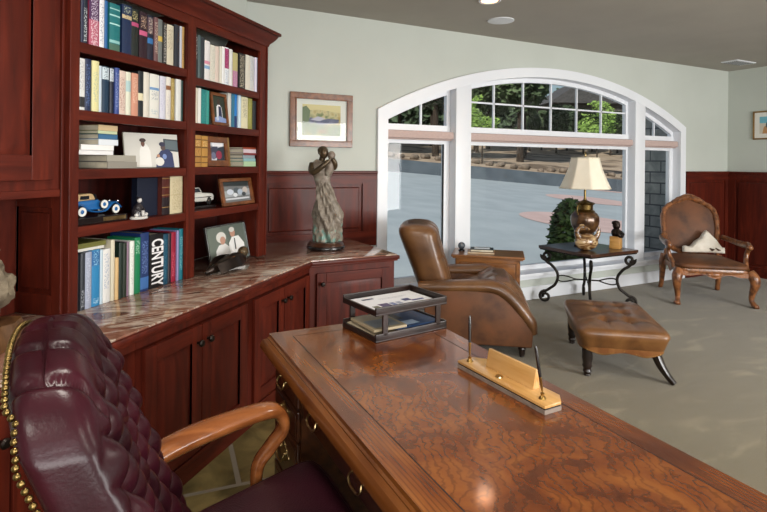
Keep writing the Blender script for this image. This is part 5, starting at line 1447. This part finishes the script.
M('ball_grey', '#3c4148', '#5d646c', ns=30, rough=.25, coat=.5); b = MB('ball_grey'); b.ball((0, 0, .05), .034, 20, 14); b.build('ball', g)
def lying(name, lab, cat, p, rz, w, d, h, c, pages=True):
    b = MB(flat(c)); b.box(-w / 2, w / 2, -d / 2, d / 2, 0, .003); b.box(-w / 2, w / 2, -d / 2, d / 2, h - .003, h); b.box(-w / 2, -w / 2 + .004, -d / 2, d / 2, 0, h)
    o = b.build(name, None, p, rz); tag(o, lab, cat)
    q = MB('page'); q.box(-w / 2 + .004, w / 2 - .004, -d / 2 + .004, d / 2 - .004, .003, h - .003); q.build('page_block', o); return o
lying('book', 'thin tan book lying on the oak side table', 'book', st(-.06, -.02), math.radians(-40), .24, .17, .014, '#b08a62')
lying('book', 'dark book with pale edges on top of the tan book on the oak table', 'book', st(-.055, -.015, .6375), math.radians(-38), .21, .15, .022, '#20262c')
b = MB(flat('#b6bcc0')); b.box(-.07, .07, -.045, .045, 0, .008, .002); o = b.build('notepad', None, st(-.055, -.01, .660), math.radians(-36)); tag(o, 'pale grey notepad topmost on the oak side table', 'notepad')

# ------------------------------------------------------------------ leather footstool
t = thing('footstool', 'tan leather button-tufted footstool with nailhead trim on the carpet', 'footstool', (3.355, 2.765, 0), math.radians(51.5))
OX, OY = .44, .295
M('tan_top', '#805832', '#4b3019', ns=6, detail=7, dist=.6, lo=.3, hi=.72, rough=.36, coat=.22, bump=.15, bs=160, c3='#6b4525', rvar=.08)
def oval(kx, ky): return lambda u, v: (u * OX * kx * (1 + .0 * v), v * OY * ky)
def otuft(x, y):
    r = 0
    for (a, c) in ((-.2, -.08), (-.2, .08), (0, -.08), (0, .08), (.2, -.08), (.2, .08)): r -= .04 * math.exp(-((x - a) ** 2 + (y - c) ** 2) / .0016)
    for c in (-.08, .08): r -= .009 * math.exp(-((y - c) / .012) ** 2)
    for a in (-.2, 0, .2): r -= .010 * math.exp(-((x - a) / .012) ** 2)
    return r
b = MB('tan_top')
cushion(b, [(.215, oval(.92, .91)), (.235, oval(.94, .93)), (.275, oval(.97, .97)), (.305, oval(1, 1)), (.325, oval(.985, .98)), (.337, oval(.955, .94))], 14, 11, 160, otuft, .03); b.build('cushion', t, ang=60)
b = MB('tan_top')
for a in (-.2, 0, .2):
    for c in (-.08, .08): b.ball((a, c, .337), (.011, .011, .007), 10, 7)
b.build('button', t)
b = MB('tan_leather'); vs = []; fs = []; nu = 160; OUT = outline_pts(11, nu, .7)
def skirt_low(a):
    k = abs(a[0]) if abs(a[1]) > .97 else abs(a[1])
    return .165 + .026 * (.5 + .5 * math.cos(PI * 2 * min(1, abs(k)))) * (1 if abs(k) < .98 else .3)
for i in range(nu):
    a = OUT[i]; u, v = a
    vs += [(u * OX * .92, v * OY * .91, .222), (u * OX * .905, v * OY * .89, skirt_low(a)), (u * OX * .88, v * OY * .86, skirt_low(a) + .002)]
for i in range(nu):
    l = (i + 1) % nu
    for k in range(2): fs.append([i * 3 + k, l * 3 + k, l * 3 + k + 1, i * 3 + k + 1])
b.add(vs, fs); b.box(-OX * .8, OX * .8, -OY * .75, OY * .75, .17, .23); b.build('skirt', t, ang=60)
b = MB('brass')
for i in range(nu):
    u, v = a = OUT[i]; b.ball((u * OX * .908, v * OY * .893, skirt_low(a) + .007), .0038, 6, 5)
b.build('nailhead_trim', t)['kind'] = 'stuff'
for sx in (-1, 1):
    for sy in (-1, 1):
        b = MB('dark_leg')
        if sx < 0 and sy > 0 or sx > 0 and sy > 0:
            b.lathe([(.0, .0), (.02, .0), (.024, .006), (.02, .014), (.03, .03), (.024, .045), (.033, .065), (.028, .085), (.036, .12), (.034, .18), (0, .181)], 18, (sx * .34, sy * .225, 0))
        else:
            b.tube(smooth_path([(sx * .335, sy * .21, .185), (sx * .35, sy * .235, .12), (sx * .372, sy * .272, .055), (sx * .395, sy * .312, .006)], 5), lerpr([.042, .037, .029, .023], 5), 10, ell=(1, .8))
        b.build('leg', t)

# ------------------------------------------------------------------ iron scroll table, lamp, duck, bust
TC = (4.405, 3.93)
t = thing('iron_table', 'square wood-topped table on black scrolled iron legs by the window', 'table', (TC[0], TC[1], 0), math.radians(1.5))
b = MB('desk_side'); b.box(-.345, .345, -.335, .335, .568, .598, .006); b.build('top', t)
b = MB('iron'); b.box(-.335, .335, -.325, .325, .556, .569); b.build('top_frame', t)
def spiral(cx, cz, r0, r1, a0, turns, n=22):
    return [(cx + (r0 + (r1 - r0) * k / n) * math.cos(a0 + turns * 2 * PI * k / n), cz + (r0 + (r1 - r0) * k / n) * math.sin(a0 + turns * 2 * PI * k / n)) for k in range(n + 1)]
for sx, sy in ((-1, -1), (1, -1), (-1, 1), (1, 1)):
    ang = math.atan2(sy, sx)
    # profile in the diagonal plane: r outward from the table centre
    top = spiral(.400, .492, .016, .052, -PI * .55, 1.3)              # curl under the corner
    path = top[:]
    path = [(r, z) for r, z in path]
    # from the curl over the top and inwards to the waist, out to the floor, ending in a foot curl
    body = smooth_path([(path[-1][0], path[-1][1], 0), (.395, .43, 0), (.345, .395, 0), (.295, .33, 0), (.285, .27, 0), (.31, .20, 0), (.355, .16, 0), (.398, .128, 0)], 6)
    foot = spiral(.41, .068, .06, .02, PI * .55, -1.35)
    full = path + [(p.x, p.y) for p in body[1:]] + foot
    b = MB('iron'); b.tube([(r * math.cos(ang), r * math.sin(ang), max(.0155, z)) for r, z in full], .0145, 8); b.build('leg', t)
    b = MB('iron')
    lp = []
    for k in range(29):
        a = 2 * PI * k / 28; rr = .205 + .085 * math.cos(a); w = .028 * math.sin(a) * (1 - .55 * math.cos(a + PI))
        lp.append((rr, w))
    b.tube([(r * math.cos(ang) , r * math.sin(ang), .265 + w) for r, w in lp[:-1]], .0065, 8, closed=True)
    b.tube([(.125 * math.cos(ang), .125 * math.sin(ang), .265), (0, 0, .265)], .0075, 8); b.ball((.118 * math.cos(ang), .118 * math.sin(ang), .265), .011, 8, 6); b.build('stretcher', t)
TT = .5986
t = thing('table_lamp', 'bronze urn table lamp with a fluted cream shade by the window', 'lamp', (4.425, 3.985, TT), .2)
b = MB('black_bronze'); b.box(-.075, .075, -.075, .075, 0, .018, .004); b.lathe([(.07, .018), (.072, .03), (.05, .045), (.03, .06), (.028, .085), (.045, .1), (.03, .108)], 32); b.build('base', t)
b = MB('urn'); b.lathe([(0, .105), (.035, .107), (.07, .13), (.108, .17), (.133, .22), (.142, .27), (.138, .315), (.12, .345), (.1, .36), (.0, .362)], 48, rfn=lambda a, z: 1 + .018 * math.cos(10 * a)); b.build('urn', t)
b = MB('nail_brass'); b.lathe([(0, .358), (.092, .36), (.1, .368), (.088, .378), (.075, .385), (.08, .43), (.094, .438), (.098, .448), (.085, .455), (.05, .466), (.018, .48), (.012, .50), (.012, .62), (0, .621)], 40); b.build('neck', t)
for sg in (-1, 1):
    b = MB('nail_brass'); b.tube(smooth_path([(sg * .092, 0, .44), (sg * .13, 0, .43), (sg * .145, 0, .38), (sg * .125, 0, .335)], 6), .008, 8); b.build('handle', t)
b = MB('lamp_shade'); vs = []; fs = []; nu, nv = 96, 14
def shade_r(k): return .145 + (.262 - .145) * (k ** 1.35)
for j in range(nv):
    k = j / (nv - 1); r = shade_r(k); z = .915 - .315 * k
    for i in range(nu):
        a = 2 * PI * i / nu; p = (a * 8 / (2 * PI)) % 1; q = 1 - .085 * (1 - (2 * p - 1) ** 2)
        vs.append((r * q * math.cos(a), r * q * math.sin(a), z))
for j in range(nv - 1):
    for i in range(nu): l = (i + 1) % nu; fs.append([j * nu + i, j * nu + l, (j + 1) * nu + l, (j + 1) * nu + i])
b.add(vs, fs); sh = b.build('shade', t, ang=50)
md = sh.modifiers.new('solid', 'SOLIDIFY'); md.thickness = .002
b = MB('cream')
for z, k in ((.915, 0), (.60, 1)):
    b.tube([(shade_r(k) * (1 - .085 * (1 - (2 * ((i / 96 * 8) % 1) - 1) ** 2)) * math.cos(2 * PI * i / 96), shade_r(k) * (1 - .085 * (1 - (2 * ((i / 96 * 8) % 1) - 1) ** 2)) * math.sin(2 * PI * i / 96), z) for i in range(96)], .004, 6, closed=True)
b.build('shade_trim', t)
b = MB('antique_brass'); b.tube([(0, 0, .62), (0, 0, .93)], .004, 8); b.lathe([(0, .925), (.012, .93), (.008, .945), (.013, .96), (.006, .975), (0, .99)], 14)
for k in range(3): a = 2 * PI * k / 3; b.tube([(0, 0, .91), (.14 * math.cos(a), .14 * math.sin(a), .91)], .0025, 6)
b.build('finial', t)
t = thing('duck_carving', 'polished wooden duck carving with its head turned back on the iron table', 'carving', (4.245, 3.80, TT), math.radians(160)); t.scale = (1.12, 1.12, 1.15)
b = MB('duck_wood'); b.ball((0, 0, .072), (.105, .068, .072), 28, 18, lambda p: 1 + .1 * max(0, -p.x) * max(0, p.z)); b.tube(smooth_path([(-.07, 0, .09), (-.105, .0, .13), (-.118, 0, .175), (-.112, 0, .2)], 6), lerpr([.035, .022, .014, .004], 6), 12, ell=(1, .6)); b.build('body', t)
b = MB('duck_wood'); b.tube(smooth_path([(.06, 0, .1), (.088, .0, .15), (.075, .0, .185), (.04, .0, .195)], 7), lerpr([.036, .024, .022, .026], 7), 14); b.ball((.045, 0, .198), (.036, .028, .028), 18, 12); b.tube([(.02, 0, .192), (-.03, 0, .175)], [.017, .006], 10, ell=(1.3, .6)); b.build('head', t)
t = thing('small_bust', 'small dark crouching figure on a light wooden block on the iron table', 'sculpture', (4.63, 3.77, TT), math.radians(25)); t.scale = (1.25, 1.25, 1.25)
b = MB('oak_light'); b.prism([(-.045, 0), (.045, 0), (.043, .085), (-.035, .1)], -.04, .04, 'Y', .003); b.build('block', t)
b = MB('black_bronze'); b.ball((.005, 0, .125), (.044, .036, .04), 18, 12, lambda p: 1 + .12 * noise.noise(p * 3)); b.ball((.0, -.004, .185), (.029, .03, .034), 16, 12); b.ball((0, .002, .205), (.031, .032, .02), 14, 8)
b.tube(smooth_path([(-.034, -.02, .14), (-.045, -.04, .11), (.0, -.048, .1), (.03, -.035, .115)], 5), .014, 10); b.tube(smooth_path([(.04, -.01, .14), (.05, -.035, .12), (.02, -.05, .115)], 5), .013, 10); b.build('figure', t)

# ------------------------------------------------------------------ carved armchair
t = thing('carved_armchair', 'carved walnut armchair with a brown suede back against the far wainscot', 'armchair', (5.85, 3.645, 0), math.radians(231 ))
# local: +x front, y across
SW, BW2, FX, BX = .355, .30, .37, -.36
def loop_pt(a):
    """outline of the back frame: cartouche"""
    c, s_ = math.cos(a), math.sin(a)
    y = .288 * sgp(c, .72); z = .295 * sgp(s_, .62)
    if s_ > 0: z += .042 * math.exp(-(y / .09) ** 2) - .012 * math.exp(-((abs(y) - .2) / .05) ** 2)
    if s_ < 0: y *= 1 - .10 * (-s_)
    return y, z
def back_pt(y, z, off=0): return (BX + .06 - (z + .30) * .24 + off, y, .735 + z)
b = MB('carved_wood'); P = []; rr = []
for i in range(96):
    a = 2 * PI * i / 96; y, z = loop_pt(a); P.append(back_pt(y, z)); rr.append(.031 + .008 * abs(math.sin(a * 9)) + (.012 if abs(a - PI / 2) < .3 else 0))
b.tube(P, rr, 10, closed=True, ell=(1, .8))
for k in range(5):
    a = PI / 2 + (k - 2) * .16; y, z = loop_pt(a); b.ball(back_pt(y, z, .018), (.016, .024, .02), 10, 8)
for sg in (-1, 1):
    for a in (PI / 2 + sg * .75, PI / 2 + sg * 1.15): y, z = loop_pt(a); b.ball(back_pt(y, z, .014), (.014, .022, .022), 10, 8)
b.build('back_frame', t)
b = MB('suede')
vs = []; fs = []
for j in range(9):
    r = j / 8
    for i in range(64):
        y, z = loop_pt(2 * PI * i / 64); p = back_pt(y * .95 * r, z * .95 * r + (1 - r) * 0); vs.append((p[0] + .035 * (1 - r ** 2), p[1], p[2]))
for j in range(8):
    for i in range(64): l = (i + 1) % 64; fs.append([j * 64 + i, j * 64 + l, (j + 1) * 64 + l, (j + 1) * 64 + i])
b.add(vs, fs); o2 = len(b.v)
b.add([(x - .03 - .05 * 0, y, z) for x, y, z in vs[-64:]] , [list(range(64))]); b.build('back_pad', t, ang=60)
def seat_trap(k): return lambda u, v: ((FX + BX) / 2 + .02 + u * (FX - BX + .0) / 2 * k, v * ((BW2 + SW) / 2 + (SW - BW2) / 2 * u) * k * (1 + .03 * (1 - u * u)))
b = MB('carved_wood')
cushion(b, [(.315, seat_trap(.94)), (.33, seat_trap(.985)), (.355, seat_trap(1.0)), (.375, seat_trap(.985))], 3, 7, 96, None, .0)
# carved, scalloped apron along the front and sides
for (A, B2) in (((FX + .01, -SW), (FX + .01, SW)), ((BX + .04, -BW2), (FX, -SW)), ((BX + .04, BW2), (FX, SW))):
    n_ = 40; vs = []; fs = []
    for i in range(n_ + 1):
        k = i / n_; x = A[0] + (B2[0] - A[0]) * k; y = A[1] + (B2[1] - A[1]) * k; dr = .315 - .028 * math.exp(-((k - .5) / .12) ** 2) - .03 * (abs(2 * k - 1) ** 4) + .008 * math.cos(k * 6 * PI)
        vs += [(x, y, .345), (x, y, dr), (x - .02, y * .96, dr), (x - .02, y * .96, .345)]
    for i in range(n_):
        for q in range(4): l = (q + 1) % 4; fs.append([i * 4 + q, (i + 1) * 4 + q, (i + 1) * 4 + l, i * 4 + l])
    b.add(vs, fs)
b.ball((FX + .012, 0, .318), (.014, .045, .022), 14, 10)
for y in (-.06, .06): b.ball((FX + .012, y, .322), (.01, .025, .012), 10, 8)
b.build('seat_rail', t)
b = MB('suede'); cushion(b, [(.372, seat_trap(.95)), (.39, seat_trap(.985)), (.41, seat_trap(.98)), (.422, seat_trap(.94))], 9, 7, 96, None, .035); b.build('seat', t, ang=60)
b = MB('brass')
OUT3 = outline_pts(7, 110)
for i in range(110):
    x, y = seat_trap(.992)(*OUT3[i]); b.ball((x, y, .38), .0048, 6, 5)
b.build('nailhead_trim', t)['kind'] = 'stuff'
for sg in (-1, 1):
    b = MB('carved_wood'); b.tube(smooth_path([(BX + .055, sg * .315, .63), (BX + .16, sg * .355, .615), (.02, sg * .385, .60), (.15, sg * .395, .605), (.205, sg * .39, .585)], 7), lerpr([.024, .026, .03, .033, .034], 7), 12, ell=(1.15, .85)); b.ball((.205, sg * .39, .59), (.036, .03, .032), 14, 10)
    b.tube(smooth_path([(.195, sg * .388, .58), (.155, sg * .385, .53), (.165, sg * .37, .46), (.21, sg * .352, .40), (.22, sg * .345, .355)], 7), lerpr([.026, .022, .022, .026, .03], 7), 12); b.build('arm', t)
    b = MB('carved_wood')                                              # front cabriole leg with paw
    b.tube(smooth_path([(FX - .03, sg * (SW - .02), .355), (FX + .005, sg * (SW + .005), .30), (FX + .012, sg * (SW + .012), .24), (FX - .012, sg * (SW - .004), .14), (FX - .018, sg * (SW - .008), .07), (FX + .01, sg * (SW + .006), .028)], 7), lerpr([.044, .052, .044, .029, .023, .028], 7), 14); b.ball((FX + .022, sg * (SW + .01), .024), (.04, .032, .024), 16, 10)
    for k in (-1, 0, 1): b.ball((FX + .05, sg * (SW + .01) + k * .016, .016), (.018, .01, .014), 8, 6)
    b.build('leg', t)
    b = MB('carved_wood'); b.tube(smooth_path([(BX + .03, sg * (BW2 - .01), .42), (BX + .03, sg * BW2, .32), (BX + .015, sg * BW2, .2), (BX - .01, sg * BW2, .08), (BX - .035, sg * (BW2 + .005), .018)], 7), lerpr([.034, .042, .033, .026, .027], 7), 12); b.ball((BX - .04, sg * (BW2 + .005), .02), (.03, .026, .02), 12, 8); b.build('leg', t)
    b = MB('carved_wood'); b.tube([(BX + .03, sg * .27, .40), (BX + .055, sg * .27, .47)], [.026, .022], 10); b.build('back_post', t)
# white hide cushion resting in the corner of seat and back
c231, s231 = math.cos(math.radians(231)), math.sin(math.radians(231))
def ac(x, y, z): return (5.85 + x * c231 - y * s231, 3.645 + x * s231 + y * c231, z)
t = thing('hide_pillow', 'white and brown hide pillow leaning in the carved armchair', 'pillow', ac(-.155, .085, .458), math.radians(231))
b = MB('hide_white'); vs = []; fs = []; m_, n_ = 26, 22
def pil(side):
    def f(u, v):
        y = (u - .5) * .44; z = v
        top = .06 + .16 * math.exp(-((u - .64) / .2) ** 2) + .06 * math.exp(-((u - .42) / .2) ** 2) + .01 * math.sin(u * 25)
        puff = .055 * (max(0, 1 - (2 * u - 1) ** 4) ** .5) * (max(0, 1 - (2 * v - 1) ** 4) ** .5)
        return (-.05 - .24 * z * top + side * puff + .02, y, .004 + z * top)
    return f
b.grid(pil(1), m_, n_); b.grid(pil(-1), m_, n_); b.build('pad', t, ang=70)
b = MB('hide_brown')
for (u0, v0, r) in ((.66, .2, .05), (.8, .3, .055)):
    vs = []
    F = pil(1)
    for k in range(20):
        a = 2 * PI * k / 20; rr = r * (1 + .25 * math.sin(3 * a)); p = F(u0 + rr * math.cos(a) * 1.1, v0 + rr * math.sin(a) * 1.3); vs.append((p[0] + .004, p[1], p[2]))
    b.add(vs, [list(range(20))])
b.build('hide_patch', t)
SKY, SUN, REAR, LAMPW, REAR_FILL = 0.085, 3.8, 320, 21, 140
LAMPS = [(-.8, -.6), (1.6, -.8), (.2, 1.2), (3.2, .8)]
# ------------------------------------------------------------------ light
w = bpy.data.worlds.new('sky'); SC.world = w; w.use_nodes = True; nt = w.node_tree
sky = nt.nodes.new('ShaderNodeTexSky'); sky.sky_type = 'NISHITA'; sky.sun_disc = False
sky.sun_elevation = math.radians(48); sky.sun_rotation = math.radians(-110); sky.dust_density = 1.5; sky.air_density = 1.2
bg = nt.nodes['Background']; nt.links.new(sky.outputs['Color'], bg.inputs['Color']); bg.inputs['Strength'].default_value = SKY
l = bpy.data.lights.new('sun', 'SUN'); l.energy = SUN; l.angle = .01; l.color = (1, .95, .87)
o = bpy.data.objects.new('sun', l); COL.objects.link(o); o.rotation_euler = Vector((.75, .45, -.72)).to_track_quat('-Z', 'Y').to_euler()
def area(name, loc, d, sx, sy, e, col):
    l = bpy.data.lights.new(name, 'AREA'); l.shape = 'RECTANGLE'; l.size = sx; l.size_y = sy; l.energy = e; l.color = col
    o = bpy.data.objects.new(name, l); COL.objects.link(o); o.location = loc; o.rotation_euler = Vector(d).to_track_quat('-Z', 'Z').to_euler(); return o
area('daylight_rear', (5.0, RY - .06, 1.3), (0, 1, -.02), 2.7, 2.0, REAR, (1, .985, .96))
area('rear_fill_light', (.1, RY - .06, 1.5), (.12, 1, -.02), 2.4, 1.5, REAR_FILL, (1, .985, .96))  # added fill lamp for the shelves, placed in the added rear opening
for x, y in LAMPS:
    l = bpy.data.lights.new('ceiling_lamp', 'AREA'); l.shape = 'DISK'; l.size = .5; l.energy = LAMPW; l.color = (1, .93, .84)
    o = bpy.data.objects.new('ceiling_lamp', l); COL.objects.link(o); o.location = (x, y, CZ - .02)
# ------------------------------------------------------------------ camera
cam = bpy.data.cameras.new('camera'); co = bpy.data.objects.new('camera', cam); COL.objects.link(co)
cam.sensor_width = 36; cam.lens = 36 * 540 / 767; cam.shift_y = -(256 - 162) / 767; cam.clip_start = .02; cam.clip_end = 400
co.matrix_world = Matrix.Translation((0, 0, 1.45)) @ Matrix.Rotation(math.radians(-27.5), 4, 'Z') @ Matrix.Rotation(PI / 2, 4, 'X') @ Matrix.Rotation(.010, 4, 'Z')
SC.camera = co
vs_ = SC.view_settings; vs_.view_transform = 'Standard'; vs_.look = 'None'; vs_.gamma = 1; vs_.use_curve_mapping = False; vs_.exposure = 0.0
